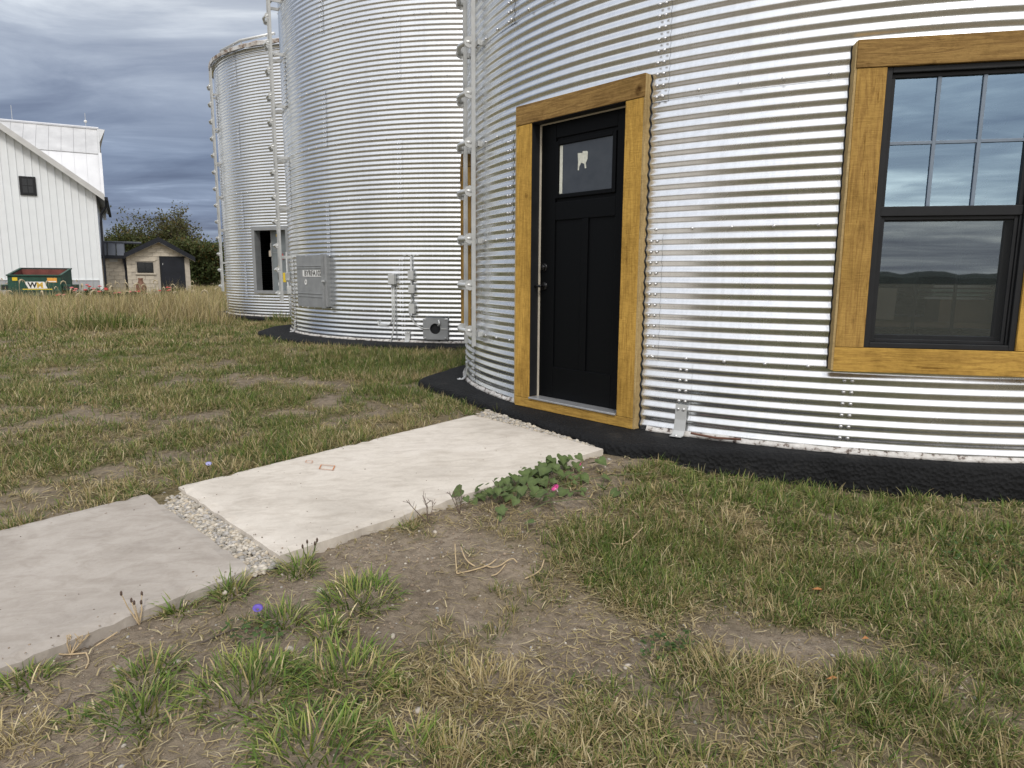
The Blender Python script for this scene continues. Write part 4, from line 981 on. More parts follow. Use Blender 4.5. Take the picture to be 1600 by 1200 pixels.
for a,b in ((wtl.x+.05,mid-.015),(mid+.015,wbr.x-.05)): bbox('pane', (a,b,-.018,-.013,wbr.z+.05,wtl.z-.05), M['dark_glass'], sw_, FS, .001)
sd = bbox('shed_door', (dl.x,d_r.x,-.01,.06,GZ,dl.z), M['black_roof'], shed, FS, .005); bbox('door_frame', (dl.x-.06,dl.x-.001,-.02,.06,GZ,dl.z+.06), M['black_trim'], sd, FS, .003); bbox('door_frame', (dl.x,d_r.x+.05,-.02,.06,dl.z+.001,dl.z+.06), M['black_trim'], sd, FS, .003)
bbox('hinge', (dl.x+.08,dl.x+.10,-.02,-.011,dl.z-.4,dl.z-.3), M['galv'], sd, FS, .002)
rp_ = sl(247,370.5); rl1, rr1 = sl(193.5,397), sl(304,403)
for a, b in ((rl1,rp_),(rr1,rp_)):
    MB().prism([(a.x,-.35,a.z-.20),(b.x,-.35,b.z-.26),(b.x,-.35,b.z),(a.x,-.35,a.z+.04)], (0,.06,0)).build('rake_board', M['black_roof'], shed, FS)
    MB().prism([(a.x,-.29,a.z-.08),(b.x,-.29,b.z-.10),(b.x,-.29,b.z-.02),(a.x,-.29,a.z+.02)], (0,4.9,0)).build('roof_slope', M['black_roof'], shed, FS)
    MB().prism([(a.x,-.28,a.z-.20),(b.x,-.28,b.z-.27),(b.x,-.28,b.z-.22),(a.x,-.28,a.z-.15)], (0,.30,0)).build('soffit', M['sign_white'], shed, FS)
# side wing between shed and barn
yw = .55; xw0 = sl(150,430,yw).x
ew, rw = sl(175,400,yw).z, sl(175,380,yw+2.2).z
MB().box(xw0,-.002,yw,yw+4,GZ,ew).build('wing_wall', M['mortar'], shed, FS)
row = 0; z = GZ+.1
while z < ew-.05:
    x = -.2 if row % 2 else -.4
    while x > xw0+.2:
        place(bpy.data.objects.new('block', bmesh_b), shed, FS @ Matrix.Translation((x,yw-.026,z))); x -= .4
    z += .2; row += 1
v_ = (sl(171,403,yw), sl(184,409,yw)); bbox('vent', (v_[0].x,v_[1].x,yw-.04,yw-.027,v_[1].z,v_[0].z), M['trim_grey'], shed, FS, .004)
x = -.02
while x > xw0:
    MB().prism([(x,yw-.3,ew-.02),(x,yw+2.2,rw),(x,yw+2.2,rw+.03),(x,yw-.3,ew+.02)], (-.38,0,0)).build('roof_panel', M['roof_panel'], shed, FS)
    MB().prism([(x,yw-.31,ew+.02),(x,yw+2.2,rw+.03),(x,yw+2.2,rw+.075),(x,yw-.31,ew+.065)], (-.03,0,0)).build('roof_seam', M['black_roof'], shed, FS); x -= .40
MB().box(xw0,-.01,yw-.40,yw-.301,ew-.14,ew+.03).build('gutter', M['black_roof'], shed, FS)
MB().tube([(-.12,yw-.34,ew-.1),(-.06,yw-.2,ew-.5),(-.05,yw-.10,ew-.7),(-.05,yw-.10,GZ)], .06, 6).build('downspout', M['black_roof'], shed, FS)
MB().tube([(xw0,yw+2.2,rw+.04),(.8,yw+2.2,rw+.04)], .07, 6).build('ridge_cap', M['roof_panel'], shed, FS)
# clay pot in front of it
pp = at_y(221,455,33.6); pz = float(terrain([pp.x],[pp.y])[0])
tag(MB().lathe([(0,0),(.13,0),(.20,.15),(.24,.35),(.21,.55),(.12,.70),(.09,.80),(.12,.86),(.10,.88),(.07,.80),(0,.78)], 18).build('clay_pot', M['clay'], None, Matrix.Translation((pp.x,pp.y,pz)), True), 'brown clay pot with narrow neck standing before the shed', 'pot')

# ------------------------------------------------------------------ green dumpster
nd = Vector((.30,-.954,0)).normalized(); td = Vector((-nd.y,nd.x,0)); dc = at_y(54,440,28.0); dz0 = -1.06+Z0
FDm = Matrix(((td.x,-nd.x,0,dc.x),(td.y,-nd.y,0,dc.y),(0,0,1,dz0),(0,0,0,1)))
fzt = at_y(54,431.5,28).z-dz0; DWd = .93; dpt = 1.5; rzt = at_y(75,420.5,29.4).z-dz0
dmp = empty('dumpster', (dc.x,dc.y,dz0), 'open green metal dumpster with white WM sign beside the barn', 'dumpster')
b0 = .18
MB().prism([(-DWd,0,b0),(DWd,0,b0),(DWd,0,fzt),(-DWd,0,fzt)], (0,.05,0)).build('front_panel', M['dump_green'], dmp, FDm)
for s in (-1,1):
    xa = s*DWd; MB().prism([(xa,.051,b0),(xa,dpt-.051,b0),(xa,dpt-.051,rzt),(xa,.051,fzt)], (-s*.05,0,0)).build('side_panel', M['dump_green'], dmp, FDm)
    MB().prism([(xa-s*.051,.06,b0+.1),(xa-s*.051,dpt-.06,b0+.1),(xa-s*.051,dpt-.06,rzt-.02),(xa-s*.051,.06,fzt-.02)], (-s*.008,0,0)).build('side_lining', M['dump_rust'], dmp, FDm)
    po = bbox('fork_pocket', ((xa+.004) if s>0 else (xa-.30), (xa+.30) if s>0 else (xa-.004), .10,dpt-.2,fzt-.56,fzt-.34), M['dump_green'], dmp, FDm, .01)
    xc = xa+s*.15; bbox('pocket_opening', (xc-.10,xc+.10,.095,.0995,fzt-.52,fzt-.38), M['ink'], po, FDm, .001)
    MB().prism([(xa-s*.06,-.01,fzt),(xa-s*.06,dpt,rzt),(xa-s*.06,dpt,rzt+.05),(xa-s*.06,-.01,fzt+.05)], (s*.09,0,0)).build('rim', M['dump_green'], dmp, FDm)
MB().prism([(-DWd,dpt-.05,b0),(DWd,dpt-.05,b0),(DWd,dpt-.05,rzt),(-DWd,dpt-.05,rzt)], (0,.05,0)).build('rear_panel', M['dump_green'], dmp, FDm)
MB().box(-DWd+.06,DWd-.06,dpt-.06,dpt-.051,b0+.1,rzt-.01).build('rear_lining', M['dump_rust'], dmp, FDm)
bbox('rim', (-DWd-.03,DWd+.03,-.05,.05,fzt+.001,fzt+.06), M['dump_green'], dmp, FDm, .01); bbox('rim', (-DWd-.03,DWd+.03,dpt-.03,dpt+.05,rzt+.001,rzt+.05), M['black_trim'], dmp, FDm, .01)
MB().box(-DWd,DWd,.05,dpt-.05,b0,b0+.04).build('bottom', M['dump_rust'], dmp, FDm)
for x in (-.6,.6):
    for y in (.2,dpt-.2): MB().box(x-.06,x+.06,y-.06,y+.06,0,b0-.001).build('foot', M['dump_green'], dmp, FDm)
bbox('brace', (-DWd+.02,DWd-.02,-.03,-.001,.34,.42), M['dump_green'], dmp, FDm, .008)
u_ = lambda px_: lerp(-DWd, DWd, (px_-20)/68.); vz = lambda py_: fzt - (py_-432.)*28/1067
MB().prism([(u_(41),-.002,vz(440.5)),(u_(45.5),-.002,vz(451)),(u_(70),-.002,vz(451)),(u_(66.5),-.002,vz(440.5))], (0,-.012,0)).build('logo_sign', M['sign_white'], dmp, FDm)
bbox('yellow_strip', (u_(38),u_(76),-.02,-.001,vz(455.5),vz(451.3)), M['yellow'], dmp, FDm, .002)
bbox('warning_label', (u_(26),u_(32.5),-.01,-.001,vz(439),vz(434)), M['yellow'], dmp, FDm, .001); bbox('warning_label', (u_(70.5),u_(83),-.01,-.001,vz(441.5),vz(434.5)), M['orange_sign'], dmp, FDm, .001)
bbox('label_patch', (u_(72),u_(82),-.013,-.0105,vz(441),vz(439.5)), M['sign_white'], dmp, FDm, .0005)
rx = Matrix.Rotation(math.pi/2,4,'X')
text_mesh('logo_letter_w', 'W', .30, M['ink'], dmp, FDm @ Matrix.Translation((u_(51),-.0155,vz(446))) @ rx, 1.0, .012)
text_mesh('logo_letter_m', 'M', .30, M['gold'], dmp, FDm @ Matrix.Translation((u_(60.5),-.0165,vz(446.2))) @ rx, 1.0, .012)

# ------------------------------------------------------------------ trees
def tree(name, base, height, spread, nleaf, label, leafcol, seed, bare_top=.35, limbs=9, leaf=.095):
    rs = random.Random(seed); rg = np.random.default_rng(seed)
    root = empty(name, base, label, 'tree', 'trees behind the shed'); base = Vector(base)
    wood = MB(); tips = []
    def grow(p, d, ln, r, lev):
        pts = [p]; rad = [r]; q = p.copy(); dd = d.copy()
        for k in range(4):
            dd = (dd + Vector((rs.uniform(-.22,.22),rs.uniform(-.22,.22),rs.uniform(-.02,.16)))).normalized(); q = q + dd*ln/4; pts.append(q.copy()); rad.append(r*(1-.16*(k+1)))
            if lev >= 1: tips.append((q.copy(), lev))
        wood.tube(pts, rad, 6 if lev == 0 else 4, False)
        if lev < 3:
            for k in range(rs.randint(3,5) if lev else 5):
                t = pts[rs.randint(1,4)]; a = rs.uniform(0,math.tau); nd = (dd*.75 + Vector((math.cos(a)*.8, math.sin(a)*.8, rs.uniform(.0,.6)))).normalized()
                grow(t, nd, ln*rs.uniform(.48,.72), r*.42, lev+1)
    for k in range(limbs):
        a = math.tau*k/limbs + rs.uniform(-.3,.3); tilt = rs.uniform(.15,1.0)
        d = Vector((math.cos(a)*tilt*spread/height, math.sin(a)*tilt*spread/height*.8, 1)).normalized()
        grow(base + Vector((math.cos(a)*.25, math.sin(a)*.25, -.1)), d, height*rs.uniform(.36,.5), .085, 0)
    wood.build('trunk', M['bark'], root, Matrix.Identity(4))
    P = np.array([[*t] for t,_ in tips]); idx = rg.integers(0, len(P), nleaf); c = P[idx] + rg.normal(0, .20, (nleaf,3))
    hrel = (c[:,2]-base.z)/height
    keep = rg.random(nleaf) < np.where(hrel > 1-bare_top, .22 + .25*rg.random(nleaf), 1.0); c = c[keep]; n = len(c)
    # fill the skirt near the ground
    V, T = quads(c, leaf*rg.uniform(.6,1.5,n), rg)
    hr = np.clip((c[:,2]-base.z)/height,0,1.2); cl = np.array(leafcol)[None]*rg.uniform(.6,1.45,(n,1)) + np.stack([hr*.03, hr*.008, 0*hr],1)
    mix_ = rg.random(n) < .08; cl[mix_] = np.array([.16,.11,.035])*rg.uniform(.6,1.3,(mix_.sum(),1))
    o = obj('crown', fast_mesh('crown', V, T, np.repeat(cl,4,0), M['leaf']), root); o.matrix_basis = WM_[root.name].inverted()
def quads(c, s, rg):
    n = len(c); d = rg.normal(size=(n,3)); d /= np.linalg.norm(d,axis=1,keepdims=True); e = rg.normal(size=(n,3)); e -= d*(d*e).sum(1,keepdims=True); e /= np.linalg.norm(e,axis=1,keepdims=True)
    s = np.asarray(s)[:,None]; V = np.stack([c-d*s, c-e*s*.5, c+d*s, c+e*s*.5],1).reshape(-1,3)
    k = np.arange(n)[:,None]*4; T = np.concatenate([k+[0,1,2], k+[0,2,3]]); return V, T
def tbase(px, Y): p = at_y(px, 440, Y); return (p.x, p.y, float(terrain([p.x],[p.y])[0]))
tree('tree', tbase(205,52), 5.6, 3.6, 34000, 'dark green bushy tree behind the shed, nearest the white barn', (.060,.085,.030), 5, .30)
tree('tree', tbase(268,54), 7.4, 4.6, 40000, 'tallest olive tree with sparse bare top behind the shed roof', (.072,.086,.034), 8, .55, 11)
tree('tree', tbase(318,50), 4.6, 2.8, 26000, 'low green tree right of the shed, beside the farthest bin', (.065,.095,.034), 13, .25)
tree('tree', tbase(240,60), 5.2, 5.0, 34000, 'dark hedge-like tree low between the others behind the shed', (.050,.070,.024), 19, .15, 10)

# ------------------------------------------------------------------ grass
def blades(P, H, W, az, lean, cols, seg=3, tipcol=None, root_dark=.55):
    """curved tapering blades. P (n,3) roots, H length, W width, az lean direction, lean 0..1.6 (bend)"""
    n = len(P); H = np.asarray(H)[:,None]; dirx = np.stack([np.cos(az), np.sin(az), np.zeros(n)],1); side = np.stack([-np.sin(az), np.cos(az), np.zeros(n)],1)
    tw = rng.uniform(-.9,.9,(n,1)); side = side*np.cos(tw) + dirx*np.sin(tw)
    lean = np.asarray(lean)[:,None]; W = np.asarray(W)[:,None]
    Vs = []; Cs = []; pos = P.copy(); 
    for k in range(seg):
        t = k/seg; wd = W*(1-.55*t)*.5 if k else W*.40
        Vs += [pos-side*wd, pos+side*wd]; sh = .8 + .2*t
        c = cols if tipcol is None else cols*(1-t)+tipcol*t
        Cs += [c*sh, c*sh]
        ang = np.minimum(lean*(.45+.75*(k+.4)/seg), 1.62)
        pos = pos + (dirx*np.sin(ang) + np.array([0,0,1.])*np.cos(ang))*H/seg
    Vs.append(pos); Cs.append(cols if tipcol is None else tipcol)
    m = 2*seg+1; V = np.stack(Vs,1).reshape(-1,3); Cc = np.stack(Cs,1).reshape(-1,3)
    k = np.arange(n)[:,None]*m; T = []
    for s in range(seg-1): T += [k+[2*s,2*s+1,2*s+3], k+[2*s,2*s+3,2*s+2]]
    T.append(k+[2*seg-2,2*seg-1,2*seg]); return V, np.concatenate(T), Cc
def join(parts):
    Vs, Ts, Cs, k = [], [], [], 0
    for V, T, c in parts: Vs.append(V); Ts.append(T+k); Cs.append(c); k += len(V)
    return np.concatenate(Vs), np.concatenate(Ts), np.concatenate(Cs)
def blocked(x, y, g=.0):
    b = in_poly(x, y, FND1, g) | in_poly(x, y, FND2, g) | in_poly(x, y, FND3, g)
    for S in (S1, S2): b |= in_poly(x, y, [(p.x,p.y) for p in S], .004)
    gap = [(S1[0].x,S1[0].y),(S1[3].x,S1[3].y),(S2[2].x,S2[2].y),(S2[1].x,S2[1].y)]
    b |= in_poly(x, y, gap, -.02)
    strip = [(S1[1].x,S1[1].y),(S1[2].x,S1[2].y),(.62,4.15),(-.25,5.42)]
    return b | in_poly(x, y, strip, .02)
GREENS = np.array([[.100,.165,.030],[.135,.195,.040],[.066,.118,.025],[.200,.225,.056],[.115,.155,.044]])
STRAWS = np.array([[.53,.43,.23],[.43,.34,.17],[.60,.51,.31],[.38,.30,.155],[.34,.29,.12]])
def grass_cols(n, dry):
    g = GREENS[rng.integers(0,len(GREENS),n)]*rng.uniform(.7,1.3,(n,1)); s = STRAWS[rng.integers(0,len(STRAWS),n)]*rng.uniform(.7,1.2,(n,1))
    d = (rng.random(n) < dry)[:,None]; half = (rng.random(n) < .25)[:,None]
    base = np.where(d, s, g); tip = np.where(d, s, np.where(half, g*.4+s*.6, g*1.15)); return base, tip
def dryness(x, y):
    return np.clip(.34 + (fbm(x*1.1+9,y*1.1,51)-.5)*1.6 + (fbm(x*5,y*5,57)-.5)*.7 + np.clip((y-8)/11,0,.12), .04, .9)
def wedge(n, r0, r1, a0=50, a1=136):
    a = R_(a0)+rng.random(n)*(R_(a1)-R_(a0)); r = np.sqrt(r0*r0+rng.random(n)*(r1*r1-r0*r0)); return r*np.cos(a), r*np.sin(a)
def sow(n, r0, r1, h, w, seg, tufts=True, thr=.0, a0=50, a1=136, per=7, spread=.028):
    k = n//per; x, y = wedge(k, r0, r1, a0, a1); g = grassiness(x, y); keep = (rng.random(k) < np.clip(g*1.2-.27,0,1)) & ~blocked(x,y); x, y = x[keep], y[keep]; k = len(x)
    spr = np.repeat(rng.uniform(.5,1.7,k)*spread, per); th = rng.uniform(0,math.tau,k*per); rad = np.abs(rng.normal(0,1,k*per))*spr
    tz = np.repeat(rng.uniform(.55,1.35,k), per); td = np.repeat(rng.normal(0,.28,k), per)
    x = np.repeat(x,per)+rad*np.cos(th); y = np.repeat(y,per)+rad*np.sin(th)
    ok = ~blocked(x,y); x, y, th, tz, td = x[ok], y[ok], th[ok], tz[ok], td[ok]; m = len(x); z = terrain(x,y)-.006
    g = grassiness(x,y); b2, t2 = grass_cols(m, np.clip(dryness(x,y)+td,.03,.97))
    hh = rng.uniform(*h, m)*tz*(.6+.5*g)*(.75+.6*fbm(x*2.5,y*2.5,71))
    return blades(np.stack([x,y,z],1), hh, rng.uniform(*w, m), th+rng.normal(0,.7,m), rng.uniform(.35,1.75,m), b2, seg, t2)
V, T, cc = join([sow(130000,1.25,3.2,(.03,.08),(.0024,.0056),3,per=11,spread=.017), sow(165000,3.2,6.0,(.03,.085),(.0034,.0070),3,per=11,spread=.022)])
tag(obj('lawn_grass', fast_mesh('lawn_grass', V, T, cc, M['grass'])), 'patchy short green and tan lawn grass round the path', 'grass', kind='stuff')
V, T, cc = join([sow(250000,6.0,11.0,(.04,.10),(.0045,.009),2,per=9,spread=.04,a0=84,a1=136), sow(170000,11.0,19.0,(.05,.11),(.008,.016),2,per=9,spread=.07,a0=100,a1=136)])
tag(obj('far_lawn_grass', fast_mesh('far_lawn_grass', V, T, cc, M['grass'])), 'mown green and tan lawn stretching back to the dry weeds', 'grass', kind='stuff')
# straw litter lying on the soil
def litter(n, r0, r1, L, a0=48, a1=138):
    x, y = wedge(n, r0, r1, a0, a1); g = fbm(x*2.1,y*2.1,91); ok = ~blocked(x,y) & (rng.random(n) < np.clip((g-.33)*1.6+.55*(grassiness(x,y)-.25),.05,1)); x, y = x[ok], y[ok]; m = len(x); z = terrain(x,y)+.003+rng.random(m)*.012
    P = np.stack([x,y,z],1); az = rng.uniform(0,math.tau,m); c = STRAWS[rng.integers(0,5,m)]*rng.uniform(.55,1.15,(m,1))
    L_ = rng.uniform(*L,m); d = np.stack([np.cos(az),np.sin(az),rng.uniform(-.08,.18,m)],1); s = np.stack([-np.sin(az),np.cos(az),np.zeros(m)],1); w = rng.uniform(.0009,.0022,m)[:,None]*(r1/3.2)**.5
    b = rng.normal(0,.12,(m,1)); mid = P+d*L_[:,None]*.5+s*b*L_[:,None]
    V = np.stack([P-s*w,P+s*w,mid-s*w+[0,0,.003],mid+s*w+[0,0,.003],P+d*L_[:,None]],1).reshape(-1,3); k = np.arange(m)[:,None]*5
    return V, np.concatenate([k+[0,1,3],k+[0,3,2],k+[2,3,4]]), np.repeat(c,5,0)
V, T, cc = join([litter(60000,1.25,3.4,(.02,.08)), litter(70000,3.4,7.5,(.025,.11)), litter(30000,7.5,14,(.05,.15),95,136)])
tag(obj('straw_litter', fast_mesh('straw_litter', V, T, cc, M['straw'])), 'dry straw bits scattered over soil and lawn', 'straw', kind='stuff')
# tall dry weeds before the barn and shed
def tall(n, poly, h, w, dry, seed):
    xs = [p[0] for p in poly]; ys = [p[1] for p in poly]; x = rng.uniform(min(xs),max(xs),n); y = rng.uniform(min(ys),max(ys),n)
    k = in_poly(x+(fbm(x*.9,y*.9,seed+21)-.5)*3,y+(fbm(x*.9,y*.9,seed+23)-.5)*4.5,poly) & (rng.random(n) < np.clip(.30+1.9*(fbm(x*.9,y*.9,seed)-.33),.10,1)*np.clip(1.15-(x+9.5)/5.5,.25,1)) & ~in_poly(x,y,FND3,.15) & ~in_poly(x,y,FND2,.3); x, y = x[k], y[k]; m = len(x)
    d_edge = np.clip((np.hypot(x,y)-13.5)/2.5, .5, 1)
    hh = rng.uniform(*h,m)*d_edge*(1-.42*np.clip((np.hypot(x,y)-18)/6,0,1))*np.clip(.0+2.0*fbm(x*.8,y*.8,seed+3),.3,1.5)*np.clip(1.1-(x+9.0)/7,.5,1); b, t = grass_cols(m, np.clip(dry+(fbm(x*.7,y*.7,seed+5)-.5)*1.2,.1,.97)); v_c = (.62+.85*fbm(x*1.6,y*1.6,seed+9))[:,None]*np.where(rng.random((m,1))<.12,.45,1); b, t = b*v_c, t*v_c
    return blades(np.stack([x,y,terrain(x,y)-.01],1), hh, rng.uniform(*w,m), rng.uniform(0,math.tau,m), rng.uniform(.1,1.35,m), b*1.1, 3, t*1.2)
gp = lambda px,py: (lambda p:(p.x,p.y))(at_z(px,py,-1.07+Z0))
poly_t = [gp(-160,522),gp(120,518),gp(300,512),gp(445,497),(-6.6,19.0),(-8.5,24),(-13.5,32.5),(-18.5,33),(-27,28)]
V, T, cc = join([tall(190000,poly_t,(.30,.85),(.005,.012),.90,101), tall(9000,poly_t,(.75,1.15),(.006,.010),.95,131)])
o = obj('dry_weeds', fast_mesh('dry_weeds', V, T, cc, M['straw'])); tag(o, 'tall dry tan weeds and grass in front of barn and shed', 'weeds', kind='stuff')
# field beyond the shed
x, y = rng.uniform(-26,-8,26000), rng.uniform(33,48,26000); k = ~((x < FS.translation.x+3.4*w_.x+.3) & (y < 42)); x, y = x[k], y[k]; b, t = grass_cols(len(x), .85)
V, T, cc = blades(np.stack([x,y,terrain(x,y,False)],1), rng.uniform(.25,.55,len(x)), rng.uniform(.02,.04,len(x)), rng.uniform(0,math.tau,len(x)), rng.uniform(.1,.8,len(x)), b, 2, t)
tag(obj('field_grass', fast_mesh('field_grass', V, T, cc, M['straw'])), 'tan field grass beyond the shed', 'grass', kind='stuff')
# nodding foxtail heads above the weeds
fv = []
def foxtails(n, poly, seed):
    xs = [p[0] for p in poly]; ys = [p[1] for p in poly]; m = MB(); cnt = 0; rs = random.Random(seed)
    while cnt < n:
        x_, y_ = rs.uniform(min(xs),max(xs)), rs.uniform(min(ys),max(ys))
        if not in_poly(np.array([x_]),np.array([y_]),poly)[0]: continue
        z_ = float(terrain([x_],[y_],False)[0]); h = rs.uniform(.5,.85); a = rs.uniform(0,math.tau); c, s = math.cos(a), math.sin(a); cnt += 1
        pt = lambda r,zz: Vector((x_+c*r, y_+s*r, z_+zz))
        m.tube([pt(0,0),pt(.02,h*.6),pt(.04,h*.9)], .004, 3, False)
        m.tube([pt(.04,h*.9),pt(.06,h),pt(.11,h*1.04),pt(.17,h),pt(.20,h*.9)], [.006,.016,.02,.017,.005], 5, False)
    return m
o = foxtails(90, poly_t, 4).build('foxtail_grass', plain('foxtail_head', (.44,.37,.24), .9, 0, .2, 20)); tag(o, 'pale nodding foxtail seed heads among the dry weeds', 'weeds', kind='stuff')
# green clumps at the lawn edge of the weeds
def leafy_clump(name, px, py, r, h, n, label, dry=.15, w=(.006,.012), lean=(.2,1.2), group=None, outward=.7, cat='grass clump', mat='grass', vivid=1.0):
    p = ground_pt(px, py); rad = np.sqrt(rng.random(n))*r; th = rng.uniform(0,math.tau,n); x, y = p.x+rad*np.cos(th), p.y+rad*np.sin(th)
    ok = ~blocked(x,y,-.02) if py > 640 else np.ones(n,bool); x, y, th, rad = x[ok], y[ok], th[ok], rad[ok]; m = len(x)
    b, t = grass_cols(m, dry); b, t = b*vivid, t*vivid*1.12; az = th + rng.normal(0,(1-outward)*2.2+.3,m)
    V, T, cc = blades(np.stack([x,y,terrain(x,y)-.008],1), rng.uniform(h*.45,h*1.1,m)*(1-.25*rad/r), rng.uniform(*w,m), az, rng.uniform(*lean,m)*(.45+.75*rad/r), b, 4, t)
    V = V-np.array([p.x,p.y,p.z]); return tag(obj(name, fast_mesh(name, V, T, cc, M[mat]), None, Matrix.Translation(p)), label, cat, group or 'separate grass clumps')
leafy_clump('grass_clump', 170, 513, .75, .42, 700, 'green grass clump at the foot of the dry weeds, below the dumpster and shed', .15, (.010,.018))
leafy_clump('grass_clump', 440, 505, .35, .35, 220, 'small green clump growing against the middle bin beside its foundation', .2, (.010,.018))
G = [(562,935,.135,.115,330,'thick green clump on bare soil just right of the gravel gap'),
     (540,1055,.15,.115,360,'broad green clump in the middle of the bare soil, above the yellow blade'),
     (388,1075,.17,.12,420,'wide green clump left of centre near the bottom of the photo'),
     (487,1172,.15,.125,380,'green clump cut by the bottom edge of the photo, left of centre'),
     (446,972,.075,.12,140,'upright tuft beside the violet flower on the soil'),
     (512,990,.06,.09,110,'small low tuft right of the violet flower tuft'),
     (622,1077,.05,.07,70,'tiny tuft between bare soil and the dead straw clump'),
     (219,1112,.10,.11,190,'ragged tuft at lower left, below the grey slab'),
     (237,1056,.09,.10,170,'tuft just above the ragged tuft at lower left'),
     (46,1064,.07,.09,120,'small tuft by the left edge below the grey slab'),
     (208,966,.10,.12,210,'weedy tuft leaning on the grey slab edge, with brown seed heads'),
     (278,954,.06,.09,100,'light tuft on the edge of the grey slab, second from the gravel'),
     (362,927,.07,.11,120,'yellow-green tuft at the corner of the grey slab beside the gravel'),
     (466,893,.07,.11,130,'tuft at the corner of the cream slab beside the gravel'),
     (115,1128,.045,.06,60,'single low sprig on bare soil at far lower left'),
     (652,1172,.07,.12,110,'thin tuft at the bottom edge left of the dead straw')]
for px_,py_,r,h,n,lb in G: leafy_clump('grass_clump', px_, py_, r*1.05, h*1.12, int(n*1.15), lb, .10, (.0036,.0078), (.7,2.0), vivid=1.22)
leafy_clump('straw_clump', 761, 1078, .14, .12, 330, 'flattened dead straw clump on the soil near the bottom centre', .97, (.003,.006), (.6,1.7), 'dead straw clumps', .8, 'straw clump', 'straw')
leafy_clump('straw_clump', 705, 1194, .07, .11, 120, 'dead straw stubble cut by the bottom edge of the photo', .97, (.003,.006), (.2,1.0), 'dead straw clumps', .8, 'straw clump', 'straw')
leafy_clump('straw_clump', 1140, 830, .16, .17, 260, 'pale wispy straw tuft lying over the grass left of the window', .9, (.002,.004), (.9,1.9), 'dead straw clumps', .4, 'straw clump', 'straw')
leafy_clump('straw_clump', 1135, 1050, .13, .12, 240, 'tan straw clump in the grass at lower right of centre', .95, (.003,.005), (.6,1.7), 'dead straw clumps', .6, 'straw clump', 'straw')
leafy_clump('straw_clump', 28, 1158, .08, .10, 140, 'dead straw clump in the lower left corner', .95, (.003,.005), (.6,1.7), 'dead straw clumps', .6, 'straw clump', 'straw')
leafy_clump('grass_clump', 1100, 725, .07, .19, 110, 'tall green tuft against the black foundation below the white bracket', .1, (.004,.007), (.1,.8))

# ------------------------------------------------------------------ gravel, pebbles
ico = bmesh.new(); bmesh.ops.create_icosphere(ico, subdivisions=1, radius=1); IV = np.array([v.co[:] for v in ico.verts]); IT = np.array([[l.vert.index for l in f.loops] for f in ico.faces]); ico.free()
def pebbles(P, s, cols):
    n = len(P); sc_ = rng.uniform(.6,1.35,(n,1,3))*np.array([1,1,.62]); V = IV[None]*sc_*(1+rng.normal(0,.13,(n,len(IV),1)))*np.asarray(s)[:,None,None]
    a = rng.uniform(0,math.tau,n); c, s_ = np.cos(a)[:,None], np.sin(a)[:,None]; V = np.stack([V[...,0]*c-V[...,1]*s_, V[...,0]*s_+V[...,1]*c, V[...,2]],-1) + P[:,None,:]
    T = (np.arange(n)[:,None,None]*len(IV) + IT[None]).reshape(-1,3); return V.reshape(-1,3), T, np.repeat(cols,len(IV),0)
def stone_cols(n): return np.array([1,.95,.86])*np.array([[.40,.38,.35],[.52,.50,.47],[.30,.29,.27],[.46,.42,.36],[.36,.36,.37]])[rng.integers(0,5,n)]*rng.uniform(.75,1.2,(n,1))
def gravel_quad(Q, n, s, lift):
    a, b = rng.random(n)[:,None], rng.random(n)[:,None]; q = [np.array(p[:]) for p in Q]; P = (q[0]*(1-a)+q[1]*a)*(1-b) + (q[3]*(1-a)+q[2]*a)*b; P[:,2] += lift + rng.random(n)*.014; return pebbles(P, rng.uniform(*s,n), stone_cols(n))
dn = Vector((0,0,-.035)); ge_ = (S1[3]-S1[0]).normalized()*.03
V, T, cc = join([gravel_quad([S2[1]+dn,S1[0]+dn,S1[3]+dn+ge_,S2[2]+dn+ge_], 2600, (.007,.015), -.004), gravel_quad([S2[1]+dn*1.6,S1[0]+dn*1.6,S1[3]+dn*1.6,S2[2]+dn*1.6], 1200, (.010,.016), -.004)])
tag(obj('gravel', fast_mesh('gravel', V, T, cc, M['stone'])), 'grey gravel filling the gap between the two path slabs', 'gravel', kind='stuff')
ga, gb = S1[1].copy(), S1[2].copy(); t1, t2 = Vector((.50,4.22,S1[2].z)), Vector((-.20,5.40,S1[1].z))
V, T, cc = gravel_quad([ga+Vector((0,0,-.03)),gb+Vector((0,0,-.03)),t1+Vector((0,0,-.02)),t2+Vector((0,0,-.02))], 1500, (.009,.018), .0)
tag(obj('gravel', fast_mesh('gravel', V, T, cc, M['stone'])), 'strip of pale gravel between the cream slab and the black foundation', 'gravel', kind='stuff')
def soil_stones(n, r0, r1, s):
    x, y = wedge(n, r0, r1, 52, 136); ok = ~blocked(x,y) & (grassiness(x,y) < .45+.3*rng.random(n)); x, y = x[ok], y[ok]; P = np.stack([x,y,terrain(x,y)+.001],1); m = len(x)
    c = np.where((rng.random(m) < .22)[:,None], stone_cols(m)*.85, np.array([.23,.18,.13])*rng.uniform(.7,1.4,(m,1))); return pebbles(P, s[0]*(s[1]/s[0])**(rng.random(m)**2.2), c)
def slab_crumbs(S, n):
    a = rng.random(n); e = rng.random(n)**3*.5; side = rng.random(n) < .65; b = np.where(side, 1-e, e); a = np.where(rng.random(n) < .3, rng.random(n)**3*.3, a)
    q = [np.array(p[:]) for p in S]; P = (q[0]*(1-a[:,None])+q[1]*a[:,None])*(1-b[:,None]) + (q[3]*(1-a[:,None])+q[2]*a[:,None])*b[:,None]; P[:,2] += .001
    return pebbles(P, rng.uniform(.0012,.0042,n), np.array([.20,.16,.12])*rng.uniform(.5,1.6,(n,1)))
